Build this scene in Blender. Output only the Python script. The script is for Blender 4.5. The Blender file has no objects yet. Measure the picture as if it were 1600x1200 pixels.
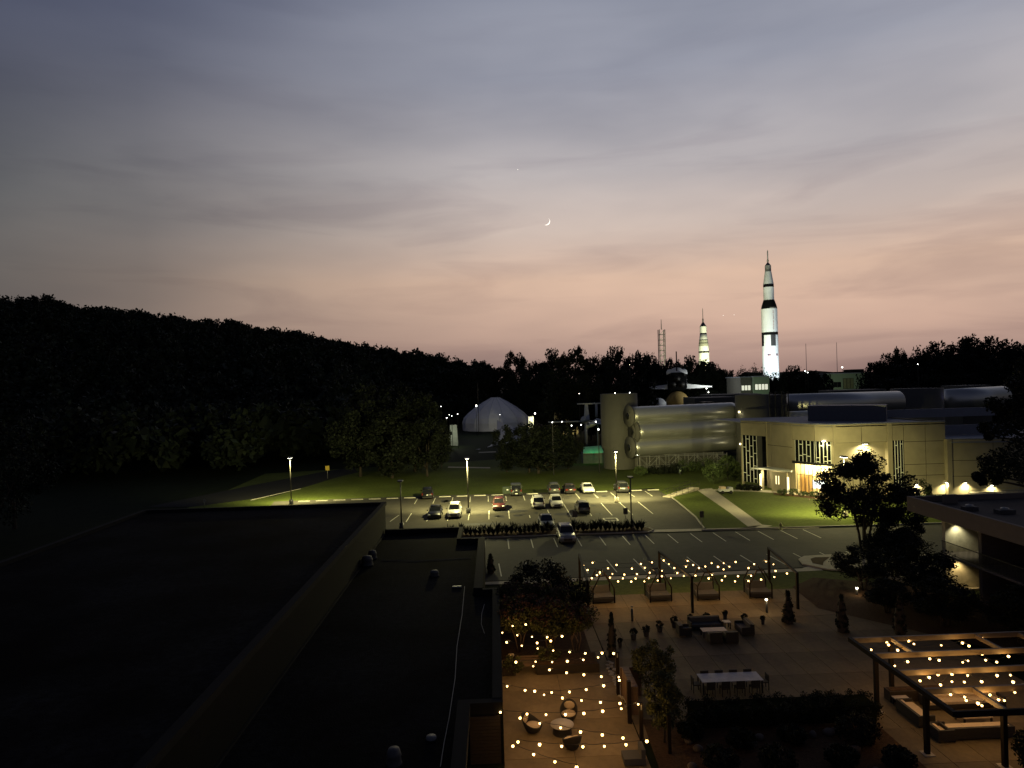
import bpy, math, random
import numpy as np
from mathutils import Vector, Matrix

S = bpy.context.scene
COL = S.collection
PI = math.pi

# ------------------------------------------------------------------ camera
FPX = 1067.0; YAW = math.radians(1.61); ROLL = math.radians(1.6); EYE = 18.0
cam_d = bpy.data.cameras.new('camera'); cam_d.sensor_width = 36.0
cam_d.lens = 36.0 * FPX / 1600.0; cam_d.clip_start = 0.2; cam_d.clip_end = 20000
cam = bpy.data.objects.new('camera', cam_d); COL.objects.link(cam)
_c, _s = math.cos(ROLL), math.sin(ROLL); _ca, _sa = math.cos(YAW), math.sin(YAW)
_Rh = Vector((_ca, -_sa, 0)); _F = Vector((_sa, _ca, 0)); _Z = Vector((0, 0, 1))
_R = _Rh * _c - _Z * _s; _U = _Rh * _s + _Z * _c
cam.matrix_world = Matrix(((_R.x, _U.x, -_F.x, 0), (_R.y, _U.y, -_F.y, 0), (_R.z, _U.z, -_F.z, EYE), (0, 0, 0, 1)))
S.camera = cam

# ------------------------------------------------------------------ sky (dusk, afterglow to the right of the view)
W = bpy.data.worlds.new('World'); S.world = W; W.use_nodes = True
nt = W.node_tree; nt.nodes.clear()
def wn(t, **k):
    n = nt.nodes.new(t)
    for a, b in k.items(): setattr(n, a, b)
    return n
def lin(c):
    return tuple(((x / 255) / 12.92 if x <= 10.3 else ((x / 255 + .055) / 1.055) ** 2.4) for x in c)
def wramp(stops, src):
    r = wn('ShaderNodeValToRGB'); e = r.color_ramp.elements
    while len(e) < len(stops): e.new(0.5)
    for el, (p, c) in zip(e, stops):
        el.position = p; el.color = (*c, 1)
    nt.links.new(src, r.inputs[0]); return r.outputs[0]
def wmath(op, a, b=None, c=None):
    n = wn('ShaderNodeMath', operation=op)
    for i, v in enumerate((a, b, c)):
        if v is None: continue
        if isinstance(v, (int, float)): n.inputs[i].default_value = v
        else: nt.links.new(v, n.inputs[i])
    return n.outputs[0]
def wmix(f, a, b, mode='MIX'):
    n = wn('ShaderNodeMix', data_type='RGBA', blend_type=mode)
    for i, v in ((0, f), (6, a), (7, b)):
        if isinstance(v, (int, float)): n.inputs[i].default_value = v
        elif isinstance(v, tuple): n.inputs[i].default_value = (*v, 1)
        else: nt.links.new(v, n.inputs[i])
    return n.outputs[2]
tc = wn('ShaderNodeTexCoord'); sp = wn('ShaderNodeSeparateXYZ'); nt.links.new(tc.outputs['Generated'], sp.inputs[0])
zc = wmath('MAXIMUM', sp.outputs[2], 0.0)
el = wmath('DIVIDE', wmath('ARCSINE', zc), PI / 2)
SUNAZ = math.radians(26.6)
dotv = wmath('ADD', wmath('MULTIPLY', sp.outputs[0], math.sin(SUNAZ)), wmath('MULTIPLY', sp.outputs[1], math.cos(SUNAZ)))
hor = wmath('MAXIMUM', wmath('SQRT', wmath('SUBTRACT', 1.0, wmath('MULTIPLY', sp.outputs[2], sp.outputs[2]))), 0.02)
caz = wmath('DIVIDE', dotv, hor)
d90 = lambda e: e / 90.0
rA = wramp([(d90(e), lin(c)) for e, c in ((0, (150, 122, 114)), (2, (180, 149, 136)), (5, (205, 172, 153)), (8.5, (220, 187, 164)), (12.5, (209, 191, 180)),
     (17, (188, 181, 181)), (24, (157, 159, 171)), (31, (127, 133, 150)), (50, (56, 62, 84)), (90, (30, 34, 50)))], el)
rB = wramp([(d90(e), lin(c)) for e, c in ((0, (84, 76, 75)), (3, (92, 85, 82)), (9, (97, 94, 92)), (14, (90, 92, 95)), (21, (70, 74, 88)),
     (29, (72, 78, 101)), (50, (42, 48, 68)), (90, (30, 34, 50)))], el)
mAB = wramp([(0.0, (0, 0, 0)), (0.72, (0, 0, 0)), (0.80, (.15,) * 3), (0.86, (.40,) * 3), (0.95, (.88,) * 3), (1.0, (1, 1, 1))], wmath('MULTIPLY_ADD', caz, .5, .5))
mC = wramp([(0.0, (1, 1, 1)), (0.35, (.8,) * 3), (0.73, (0, 0, 0))], wmath('MULTIPLY_ADD', caz, .5, .5))
rC = wramp([(0, lin((68, 69, 80))), (.2, lin((66, 69, 84))), (.55, lin((38, 43, 62))), (1, lin((30, 34, 50)))], el)
sky = wmix(mAB, rB, rA); sky = wmix(mC, sky, rC)
mp = wn('ShaderNodeMapping'); nt.links.new(tc.outputs['Generated'], mp.inputs[0])
mp.inputs['Location'].default_value = (.35, .1, .4); mp.inputs['Scale'].default_value = (1.9, 1.9, 13); mp.inputs['Rotation'].default_value = (.02, -.06, 0)
nz = wn('ShaderNodeTexNoise'); nz.inputs['Scale'].default_value = 1.6; nz.inputs['Detail'].default_value = 7; nz.inputs['Roughness'].default_value = .52
nz.inputs['Distortion'].default_value = .6
nt.links.new(mp.outputs[0], nz.inputs[0])
cl = wramp([(0.0, (0, 0, 0)), (0.50, (0, 0, 0)), (0.57, (.35,) * 3), (0.66, (.85,) * 3)], nz.outputs[0])
mp2 = wn('ShaderNodeMapping'); nt.links.new(tc.outputs['Generated'], mp2.inputs[0]); mp2.inputs['Scale'].default_value = (1.1, 1.1, 4.2); mp2.inputs['Rotation'].default_value = (.1, .22, 0)
nz2 = wn('ShaderNodeTexNoise'); nz2.inputs['Scale'].default_value = 1.9; nz2.inputs['Detail'].default_value = 4; nt.links.new(mp2.outputs[0], nz2.inputs[0])
band = wramp([(0, (.9,) * 3), (.16, (.85,) * 3), (.25, (.35,) * 3), (.5, (.2,) * 3)], el)
cf = wmath('MULTIPLY', cl, band)
sky = wmix(wmath('MULTIPLY', cf, .62), sky, lin((118, 104, 108)), 'MIX') if False else wmix(wmath('MULTIPLY', cf, .40), sky, (.52, .50, .58), 'MULTIPLY')
soft = wramp([(0.3, (.82, .83, .86)), (.7, (1.16, 1.14, 1.11))], nz2.outputs[0])
sky = wmix(1.0, sky, soft, 'MULTIPLY')
bg = wn('ShaderNodeBackground'); nt.links.new(sky, bg.inputs[0]); bg.inputs[1].default_value = 1.05
ow = wn('ShaderNodeOutputWorld'); nt.links.new(bg.outputs[0], ow.inputs[0])
S.view_settings.view_transform = 'Standard'; S.view_settings.look = 'None'
S.view_settings.exposure = 0; S.view_settings.gamma = 1; S.view_settings.use_curve_mapping = False
try:
    S.cycles.use_denoising = True; S.cycles.use_light_tree = True
    S.cycles.sample_clamp_indirect = 4; S.cycles.max_bounces = 6; S.cycles.transparent_max_bounces = 8
    S.cycles.caustics_reflective = False; S.cycles.caustics_refractive = False
except Exception: pass

# ------------------------------------------------------------------ surveying: sight lines measured on the ground plane
def ray(px, py):
    dx = (px - 800) / FPX; dy = (600 - py) / FPX
    v = _R * dx + _U * dy + _F
    return v
def G(px, py, z=0.0):
    v = ray(px, py); t = (z - EYE) / v.z
    return Vector((v.x * t, v.y * t, z))
def P(px, py, Y):
    v = ray(px, py); t = Y / v.y
    return Vector((v.x * t, Y, EYE + v.z * t))

# ------------------------------------------------------------------ materials
MATS = {}
def mat(name, col, rough=.8, metal=0.0, var=.25, scale=2.0, bump=0.0, bscale=20.0, emit=None, es=0.0, var2=0.0, scale2=.12, coat=0.0, trans=0.0, stretch=None, spec=None):
    if name in MATS: return MATS[name]
    m = bpy.data.materials.new(name); m.use_nodes = True; t = m.node_tree; n = t.nodes; L = t.links
    b = n['Principled BSDF']; b.inputs['Roughness'].default_value = rough; b.inputs['Metallic'].default_value = metal
    b.inputs['Base Color'].default_value = (*col, 1)
    if spec is not None: b.inputs['Specular IOR Level'].default_value = spec
    if coat: b.inputs['Coat Weight'].default_value = coat
    if trans: b.inputs['Transmission Weight'].default_value = trans
    co = n.new('ShaderNodeTexCoord'); src = co.outputs['Object']
    if stretch:
        mpp = n.new('ShaderNodeMapping'); mpp.inputs['Scale'].default_value = stretch; L.new(src, mpp.inputs[0]); src = mpp.outputs[0]
    if emit is None and var > 0:
        nzz = n.new('ShaderNodeTexNoise'); nzz.inputs['Scale'].default_value = scale; nzz.inputs['Detail'].default_value = 6; nzz.inputs['Roughness'].default_value = .62
        L.new(src, nzz.inputs[0])
        mr = n.new('ShaderNodeMapRange'); mr.inputs[1].default_value = .28; mr.inputs[2].default_value = .72
        mr.inputs[3].default_value = 1 - var; mr.inputs[4].default_value = 1 + var; L.new(nzz.outputs[0], mr.inputs[0])
        f = mr.outputs[0]
        if var2:
            n2 = n.new('ShaderNodeTexNoise'); n2.inputs['Scale'].default_value = scale2; n2.inputs['Detail'].default_value = 3; L.new(src, n2.inputs[0])
            m2 = n.new('ShaderNodeMapRange'); m2.inputs[1].default_value = .35; m2.inputs[2].default_value = .65
            m2.inputs[3].default_value = 1 - var2; m2.inputs[4].default_value = 1 + var2; L.new(n2.outputs[0], m2.inputs[0])
            mm = n.new('ShaderNodeMath'); mm.operation = 'MULTIPLY'; L.new(f, mm.inputs[0]); L.new(m2.outputs[0], mm.inputs[1]); f = mm.outputs[0]
        vm = n.new('ShaderNodeVectorMath'); vm.operation = 'SCALE'; vm.inputs[0].default_value = col; L.new(f, vm.inputs['Scale'])
        L.new(vm.outputs[0], b.inputs['Base Color'])
    if bump:
        nb = n.new('ShaderNodeTexNoise'); nb.inputs['Scale'].default_value = bscale; nb.inputs['Detail'].default_value = 4; L.new(src, nb.inputs[0])
        bp = n.new('ShaderNodeBump'); bp.inputs['Strength'].default_value = bump; bp.inputs['Distance'].default_value = .05
        L.new(nb.outputs[0], bp.inputs['Height']); L.new(bp.outputs[0], b.inputs['Normal'])
    if emit is not None:
        b.inputs['Emission Color'].default_value = (*emit, 1); b.inputs['Emission Strength'].default_value = es
    MATS[name] = m; return m
M_asph = mat('asphalt', (.058, .053, .041), .9, spec=.2, var=.14, scale=1.4, var2=.22, scale2=.10, bump=.3, bscale=30)
M_asph2 = mat('dark_asphalt', (.052, .049, .042), .9, spec=.2, var=.14, scale=1.2, var2=.2, scale2=.12, bump=.3, bscale=30)
M_patch = mat('stain_and_shade', (.05, .048, .044), .6, var=.2)
M_grass = mat('lawn_grass', (.064, .082, .016), .95, spec=.1, var=.28, scale=2.2, var2=.22, scale2=.09, bump=.8, bscale=14)
M_field = mat('rough_ground', (.010, .014, .006), .95, spec=.05, var=.3, scale=.5, var2=.3, scale2=.02)
M_soil = mat('mulch', (.060, .034, .018), .95, spec=.1, var=.4, scale=6, bump=.8, bscale=12)
M_conc = mat('concrete', (.34, .30, .23), .85, var=.15, scale=2.5, var2=.1, bump=.2)
M_pave = mat('patio_concrete', (.128, .095, .052), .85, spec=.2, var=.16, scale=3.0, var2=.18, scale2=.25, bump=.25, bscale=25)
M_pave2 = mat('tan_paving', (.18, .132, .074), .85, spec=.2, var=.16, scale=3.0, var2=.18, scale2=.3, bump=.25, bscale=25)
M_joint = mat('joint_filler', (.04, .03, .022), .95, var=.2)
M_kerb = mat('kerb_concrete', (.30, .28, .23), .85, var=.15)
M_paint = mat('road_paint', (.52, .50, .40), .8, var=.35, scale=5)
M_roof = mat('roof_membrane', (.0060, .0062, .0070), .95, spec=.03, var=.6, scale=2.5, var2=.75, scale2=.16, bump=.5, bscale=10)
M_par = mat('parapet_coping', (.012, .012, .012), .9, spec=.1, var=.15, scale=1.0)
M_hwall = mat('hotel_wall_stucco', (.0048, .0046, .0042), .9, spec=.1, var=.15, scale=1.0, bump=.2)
M_wall = mat('museum_precast', (.28, .24, .155), .85, var=.08, scale=.8, var2=.08, scale2=.2, bump=.1)
M_wallg = mat('museum_grey_stucco', (.080, .077, .066), .85, var=.08, scale=.8, bump=.1)
M_mroof = mat('museum_roof_white', (.17, .18, .21), .7, var=.12, scale=.6)
M_blueb = mat('roof_screen_blue', (.085, .092, .112), .6, var=.1)
M_silver = mat('silver_cladding', (.50, .50, .46), .36, metal=.75, var=.07, scale=1.5, stretch=(.6, 14, 14))
M_steel = mat('galvanised_steel', (.30, .30, .28), .5, metal=.6, var=.1)
M_black = mat('black_metal', (.012, .011, .011), .5, var=.1)
M_bronze = mat('bronze_pergola', (.016, .011, .007), .7, var=.1, spec=.12)
M_beam = mat('pergola_beam_tan', (.19, .135, .08), .6, var=.12, scale=4, stretch=(.3, 4, 4))
M_glass = mat('dark_glass', (.006, .007, .008), .22, var=0, coat=.1)
M_frame = mat('window_frame_alloy', (.58, .58, .50), .5, metal=.1, var=.05)
M_white = mat('white_paint', (.84, .84, .84), .5, var=.05)
M_rock = mat('rocket_white', (.78, .80, .82), .5, var=.05, scale=.3)
M_rblk = mat('rocket_black', (.006, .006, .007), .7, spec=.1, var=.1)
M_tent = mat('tent_fabric', (.72, .70, .74), .6, var=.06, scale=.5)
M_orange = mat('tank_foam_orange', (.36, .24, .07), .85, var=.12, scale=1)
M_bark = mat('bark', (.035, .026, .018), .95, var=.3, scale=6, stretch=(4, 4, .8))
def leafmat(name, c):
    m = bpy.data.materials.new(name); m.use_nodes = True; t = m.node_tree; n = t.nodes; L = t.links
    b = n['Principled BSDF']; b.inputs['Roughness'].default_value = .75
    g = n.new('ShaderNodeNewGeometry'); mr = n.new('ShaderNodeMapRange'); mr.inputs[3].default_value = .45; mr.inputs[4].default_value = 1.6
    L.new(g.outputs['Random Per Island'], mr.inputs[0])
    vm = n.new('ShaderNodeVectorMath'); vm.operation = 'SCALE'; vm.inputs[0].default_value = c; L.new(mr.outputs[0], vm.inputs['Scale'])
    L.new(vm.outputs[0], b.inputs['Base Color'])
    try: b.inputs['Specular IOR Level'].default_value = .2
    except Exception: pass
    return m
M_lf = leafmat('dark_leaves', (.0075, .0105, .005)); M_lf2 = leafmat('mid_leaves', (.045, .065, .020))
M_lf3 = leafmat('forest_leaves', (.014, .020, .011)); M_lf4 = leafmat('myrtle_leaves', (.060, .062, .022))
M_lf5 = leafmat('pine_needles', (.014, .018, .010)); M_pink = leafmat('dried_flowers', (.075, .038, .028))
M_cush = mat('cushion_cream', (.52, .40, .27), .9, var=.08, scale=5)
M_cushd = mat('cushion_grey', (.055, .053, .053), .9, var=.08, scale=5)
M_wick = mat('dark_wicker', (.020, .016, .013), .8, var=.3, scale=30)
M_top = mat('table_top_grey', (.34, .30, .27), .6, var=.08)
M_tyre = mat('tyre_rubber', (.012, .012, .012), .9, var=.1)
M_rim = mat('wheel_alloy', (.30, .30, .30), .4, metal=.7, var=.05)
M_cglass = mat('car_glass', (.008, .009, .010), .12, var=0, coat=.3)
M_lens = mat('clear_lens', (.55, .55, .52), .15, var=0, coat=.5)
M_red = mat('red_lens', (.13, .012, .008), .2, var=0, coat=.5)
M_plate = mat('number_plate', (.6, .6, .56), .5, var=.05)
M_brick = mat('planter_brick', (.030, .020, .012), .9, var=.25, scale=5)
M_wood = mat('wood_slats', (.12, .07, .04), .7, var=.2, scale=3, stretch=(.3, 5, 5))
E_bulb = mat('bulb_glow', (1, .8, .5), emit=(1, .60, .20), es=8)
E_lamp = mat('lamp_glow', (1, .95, .8), emit=(1, .96, .72), es=16)
E_warm = mat('warm_glow', (1, .9, .6), emit=(1, .82, .42), es=5)
E_cool = mat('cool_glow', (.9, .95, 1), emit=(.92, .97, 1), es=6)
E_far = mat('far_light', (1, 1, .9), emit=(1, 1, .92), es=9)
E_room = mat('lit_interior', (.8, .7, .4), emit=(1, .84, .38), es=.55)
E_green = mat('green_glow', (.1, .4, .2), emit=(.10, .55, .22), es=.25)
E_scr = mat('screen_glow', (.8, .85, 1), emit=(.80, .90, 1), es=1.8)
E_or = mat('orange_panel', (.42, .25, .09), .6, var=.1, scale=2)
E_moon = mat('moon_glow', (1, .95, .85), emit=(1, .93, .80), es=1.5)
for m in (E_bulb, E_far, E_lamp, E_cool, E_warm, E_moon, E_green):
    try: m.cycles.emission_sampling = 'NONE'
    except Exception: pass

# ------------------------------------------------------------------ mesh helpers
class MB:
    def __init__(s): s.v = []; s.f = []; s.sm = []
    def add(s, vs, fs, smooth=False):
        o = len(s.v); s.v += [tuple(x) for x in vs]; s.f += [tuple(i + o for i in f) for f in fs]; s.sm += [smooth] * len(fs); return s
    def box(s, x0, x1, y0, y1, z0, z1):
        return s.add([(x0, y0, z0), (x1, y0, z0), (x1, y1, z0), (x0, y1, z0), (x0, y0, z1), (x1, y0, z1), (x1, y1, z1), (x0, y1, z1)],
                     [(0, 3, 2, 1), (4, 5, 6, 7), (0, 1, 5, 4), (1, 2, 6, 5), (2, 3, 7, 6), (3, 0, 4, 7)])
    def cbox(s, x, y, z, w, d, h, a=0.0):   # centre x,y base z, yaw a
        c, q = math.cos(a), math.sin(a); vs = []
        for zz in (z, z + h):
            for ux, uy in ((-1, -1), (1, -1), (1, 1), (-1, 1)):
                lx, ly = ux * w / 2, uy * d / 2; vs.append((x + lx * c - ly * q, y + lx * q + ly * c, zz))
        return s.add(vs, [(0, 3, 2, 1), (4, 5, 6, 7), (0, 1, 5, 4), (1, 2, 6, 5), (2, 3, 7, 6), (3, 0, 4, 7)])
    def wall(s, A, B, z0, z1, t=.3, off=0.0):   # wall from A to B, thickness t to the LEFT of A->B, outer face shifted right by off
        A = Vector(A[:2]); B = Vector(B[:2]); d = (B - A).normalized(); n = Vector((-d.y, d.x)); A = A - n * off; B = B - n * off
        C, D = B + n * t, A + n * t
        vs = [(p.x, p.y, z) for z in (z0, z1) for p in (A, B, C, D)]
        return s.add(vs, [(0, 3, 2, 1), (4, 5, 6, 7), (0, 1, 5, 4), (1, 2, 6, 5), (2, 3, 7, 6), (3, 0, 4, 7)])
    def prism(s, pts, z0, z1):
        n = len(pts); vs = [(p[0], p[1], z0) for p in pts] + [(p[0], p[1], z1) for p in pts]
        fs = [tuple(range(n))[::-1], tuple(range(n, 2 * n))] + [(i, (i + 1) % n, n + (i + 1) % n, n + i) for i in range(n)]
        return s.add(vs, fs)
    def tube(s, pts, r, n=6, caps=True):
        pts = [Vector(p) for p in pts]; R = r if isinstance(r, (list, tuple)) else [r] * len(pts); rings = []
        for i, p in enumerate(pts):
            d = (pts[min(i + 1, len(pts) - 1)] - pts[max(i - 1, 0)]).normalized()
            u = d.cross(Vector((0, 0, 1)))
            if u.length < .05: u = d.cross(Vector((0, 1, 0)))
            u.normalize(); w = d.cross(u)
            rings += [p + (u * math.cos(2 * PI * k / n) + w * math.sin(2 * PI * k / n)) * R[i] for k in range(n)]
        fs = []
        for i in range(len(pts) - 1):
            for k in range(n):
                a = i * n + k; b = i * n + (k + 1) % n; fs.append((a, b, b + n, a + n))
        if caps: fs += [tuple(range(n))[::-1], tuple(range((len(pts) - 1) * n, len(pts) * n))]
        return s.add(rings, fs, n > 5)
    def lathe(s, prof, x=0, y=0, z=0, n=20, a0=0, a1=2 * PI):   # prof (r,z)
        full = abs(a1 - a0 - 2 * PI) < 1e-6; m = n if full else n + 1; vs = []
        for r, zz in prof:
            for k in range(m):
                a = a0 + (a1 - a0) * k / n; vs.append((x + r * math.cos(a), y + r * math.sin(a), z + zz))
        fs = []
        for i in range(len(prof) - 1):
            for k in range(n):
                b = (k + 1) % m; fs.append((i * m + k, i * m + b, (i + 1) * m + b, (i + 1) * m + k))
        return s.add(vs, fs, True)
    def ball(s, x, y, z, rx, ry=None, rz=None, n=10, m=7):
        ry = ry or rx; rz = rz or rx; vs = []; fs = []
        for i in range(m + 1):
            t = PI * i / m
            for k in range(n):
                a = 2 * PI * k / n; vs.append((x + rx * math.sin(t) * math.cos(a), y + ry * math.sin(t) * math.sin(a), z - rz * math.cos(t)))
        for i in range(m):
            for k in range(n):
                fs.append((i * n + k, i * n + (k + 1) % n, (i + 1) * n + (k + 1) % n, (i + 1) * n + k))
        return s.add(vs, fs, True)
    def hcyl(s, A, B, r, n=24, caps=True):   # cylinder between two points
        return s.tube([A, B], r, n, caps)
    def mesh(s, name, m, off=(0, 0, 0)):
        me = bpy.data.meshes.new(name); ox, oy, oz = off
        me.from_pydata([(x - ox, y - oy, z - oz) for x, y, z in s.v], [], s.f)
        me.polygons.foreach_set('use_smooth', s.sm)
        if isinstance(m, (list, tuple)):
            for q in m: me.materials.append(q)
        else: me.materials.append(m)
        me.update(); return me
    def build(s, name, m, parent=None, world=True):
        if parent is not None:
            off = (0, 0, 0)
            if world:
                p = parent; off = Vector((0, 0, 0))
                while p is not None: off = off + p.location; p = p.parent
            o = bpy.data.objects.new(name, s.mesh(name, m, off)); COL.objects.link(o); o.parent = parent; return o
        if world and s.v:
            a = np.array(s.v); lo = a.min(0); hi = a.max(0); off = ((lo[0] + hi[0]) / 2, (lo[1] + hi[1]) / 2, lo[2])
            off = tuple(float(q) for q in off)
        else: off = (0, 0, 0)
        o = bpy.data.objects.new(name, s.mesh(name, m, off)); COL.objects.link(o); o.location = off; return o
def tag(o, label=None, cat=None, group=None, kind=None):
    if label: o['label'] = label
    if cat: o['category'] = cat
    if group: o['group'] = group
    if kind: o['kind'] = kind
    return o
def thing(name, loc, label, cat, group=None, rz=0.0):
    o = bpy.data.objects.new(name, None); COL.objects.link(o); o.location = loc; o.rotation_euler.z = rz; o.empty_display_size = .3
    return tag(o, label, cat, group)
def copy_tree(o, parent=None):
    c = o.copy(); COL.objects.link(c); c.parent = parent
    for ch in [x for x in o.children]: copy_tree(ch, c)
    return c
def struct(name, mb, m, label=None):
    o = mb.build(name, m); o['kind'] = 'structure'
    if label: o['label'] = label
    return o
def light(name, kind, loc, energy, col, parent=None, size=.1, aim=None, spot=None, blend=.5, shape=None):
    d = bpy.data.lights.new(name, kind); d.energy = energy; d.color = col
    if kind == 'AREA':
        d.size = size
        if shape: d.shape = 'RECTANGLE'; d.size, d.size_y = shape
    else: d.shadow_soft_size = size
    if kind == 'SPOT': d.spot_size = math.radians(spot or 120); d.spot_blend = blend
    o = bpy.data.objects.new(name, d); COL.objects.link(o); loc = Vector(loc)
    if aim is not None: o.rotation_euler = (Vector(aim) - loc).to_track_quat('-Z', 'Y').to_euler()
    if parent is not None:
        p = parent; off = Vector((0, 0, 0))
        while p is not None: off = off + p.location; p = p.parent
        o.parent = parent; loc = loc - off
    o.location = loc; return o
def smooth(a, b, x):
    t = max(0.0, min(1.0, (x - a) / (b - a))); return t * t * (3 - 2 * t)
rnd = random.Random(7)

# ================================================================== SETTING: ground and hill
RX = [-500, -100, 0, 80, 110, 220, 400, 560, 640, 770, 830, 900, 2200]
RY = [450, 456, 470, 470, 481, 491, 508, 536, 543, 566, 600, 640, 700]
def ridge(az):   # az = X/Y ratio -> ridge height over ground at 400 m
    px = 800 + FPX * math.tan(math.atan(az) - YAW); py = float(np.interp(px, RX, RY))
    hz = 600 - (px - 800) * .028
    return max(0.0, 18 + (hz - py) * 400 / FPX - 16.0) if px < 850 else 0.0
def hground(x, y):
    if y < 150: return 0.0
    az = max(-1.3, min(1.5, x / y)); y0 = 175 + 150 * smooth(-.22, -.09, az); h = ridge(az) * smooth(y0, 392, y)
    h -= 10 * smooth(290, 400, y) * smooth(.04, .12, x / y)
    return h
xs = np.unique(np.concatenate([np.linspace(-3000, -700, 9), np.linspace(-700, 700, 71), np.linspace(700, 3500, 10)]))
ys = np.unique(np.concatenate([np.array([-600, -200, 0, 60, 120, 150]), np.linspace(165, 700, 46), np.linspace(760, 6000, 16)]))
mb = MB(); vs = [(float(x), float(y), hground(x, y) - .03) for y in ys for x in xs]; nx = len(xs)
fs = [(j * nx + i, j * nx + i + 1, (j + 1) * nx + i + 1, (j + 1) * nx + i) for j in range(len(ys) - 1) for i in range(nx - 1)]
mb.add(vs, fs, True)
struct('ground', mb, M_field)
def sheet(name, pts, z, m, kind='structure'):
    mb = MB(); mb.add([(p[0], p[1], z) for p in pts], [tuple(range(len(pts)))]); o = mb.build(name, m); o['kind'] = kind; return o
# lawns
sheet('lawn', [(-48, 101), (-34, 108), (26, 113), (80, 113), (80, 150), (40, 175), (-50, 150)], .0, M_grass)
LE = [(26.7, 103.4), (26.5, 99), (26.2, 94), (25.8, 88), (25.2, 84), (24.8, 81.2)]
sheet('lawn', [(24.8, 80.6)] + LE[::-1][0:0] + [(60, 79), (60, 112.9), (26.3, 112.9)] + LE, .004, M_grass)
sheet('lawn', [(2, 57.4), (34, 56.6), (34, 62.1), (1, 62.6)], .004, M_grass)
# road on the left, running away into the trees
sheet('road', [G(300, 792), G(430, 775), G(530, 745), G(560, 738), G(552, 730), G(500, 738), G(400, 757), G(230, 792)], .006, mat('old_asphalt', (.016, .016, .015), .9, spec=.1, var=.2))
kb = MB()
kb.wall(G(392, 782), G(470, 764), 0, .10, .12)
struct('kerb', kb, M_kerb)
# parking lots
lot = sheet('parking_lot', [(-30, 80.5), (24.8, 80.4)] + LE[::-1] + [(26.3, 112.0), (-13.5, 112.6), (-36, 112), (-34, 100)], .008, M_asph)
lot2 = sheet('parking_lot', [(-2.5, 62.6), (28.5, 63.4), (60, 63.4), (60, 79.0), (-2.5, 79.9)], .008, M_asph2)
def line(x0, y0, x1, y1, w=.11, par=lot, nm='painted_line'):
    d = Vector((x1 - x0, y1 - y0)); n = Vector((-d.y, d.x)).normalized() * w / 2
    MB().add([(x0 - n.x, y0 - n.y, .013), (x1 - n.x, y1 - n.y, .013), (x1 + n.x, y1 + n.y, .013), (x0 + n.x, y0 + n.y, .013)], [(0, 1, 2, 3)]).build(nm, M_paint, par)
for k in range(-1, 13): line(-9.7 + 2.83 * k, 105.2, -9.75 + 2.83 * k, 110.3)
for k in range(-2, 11):
    x = -6.55 + 2.76 * k
    if k in (-2, -1, 1, 2, 3, 5, 6, 8, 9, 10): line(x, 91.3, x, 97.5 if k < 4 else 96.6)
    else: line(x, 91.3, x, 93.2)
for k in (6, 8, 9, 10): line(-6.55 + 2.76 * k, 96.6, -6.55 + 2.76 * k, 100.8)
for k in range(0, 8): line(-5.2 + 2.76 * k, 84.2, -5.25 + 2.76 * k, 86.3)
for k in range(0, 5): line(-14 + k * 2.76 - .3, 92, -13.7 + k * 2.76, 96.5) if k < 1 else None
for k in range(0, 15): line(-1.39 + 2.66 * k, 74.6, -1.42 + 2.66 * k, 79.0, par=lot2)
for k in range(0, 14): line(.3 + 2.72 * k, 64.0, .1 + 2.72 * k, 68.6, par=lot2)
a, b, c, d = G(943, 812), G(960, 811.5), G(966, 813.5), G(948, 814)
for p, q in ((G(942, 810), G(963, 809.6)), (G(963, 809.6), G(966, 813.6)), (G(966, 813.6), G(947, 814)), (G(947, 814), G(942, 810))): line(p.x, p.y, q.x, q.y, .2)
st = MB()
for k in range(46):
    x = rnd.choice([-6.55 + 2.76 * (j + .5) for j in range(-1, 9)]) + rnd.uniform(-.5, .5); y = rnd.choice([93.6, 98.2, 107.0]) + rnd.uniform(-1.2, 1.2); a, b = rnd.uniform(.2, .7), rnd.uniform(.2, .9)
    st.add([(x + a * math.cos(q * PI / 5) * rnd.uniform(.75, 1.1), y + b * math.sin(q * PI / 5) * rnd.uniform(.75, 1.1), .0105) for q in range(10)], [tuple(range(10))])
for x, y, a, b in ((2.2, 96.5, 2.4, 1.1), (9.4, 93.2, 1.6, .9), (-2.0, 88.4, 3.0, .7)):  # broad ellipses: dark shade patches painted onto the asphalt among the stains
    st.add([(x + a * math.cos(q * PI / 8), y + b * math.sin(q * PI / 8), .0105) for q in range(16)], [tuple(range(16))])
for k in range(9):   # tar-sealed cracks
    x, y = rnd.uniform(-12, 22), rnd.uniform(86, 108); dx, dy = rnd.choice([(1, .1), (.15, 1)]); p0 = (x, y)
    for q in range(rnd.randint(5, 10)):
        p1 = (p0[0] + dx * .9 + rnd.uniform(-.25, .25), p0[1] + dy * .9 + rnd.uniform(-.25, .25)); st.add([(p0[0] - .04, p0[1] - .04, .011), (p1[0] - .04, p1[1] - .04, .011), (p1[0] + .04, p1[1] + .04, .011), (p0[0] + .04, p0[1] + .04, .011)], [(0, 1, 2, 3)]); p0 = p1
o = st.build('stain_and_shade', mat('tar_and_shade', (.030, .029, .026), .7, spec=.2, var=.3), lot); o['kind'] = 'stuff'
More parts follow.
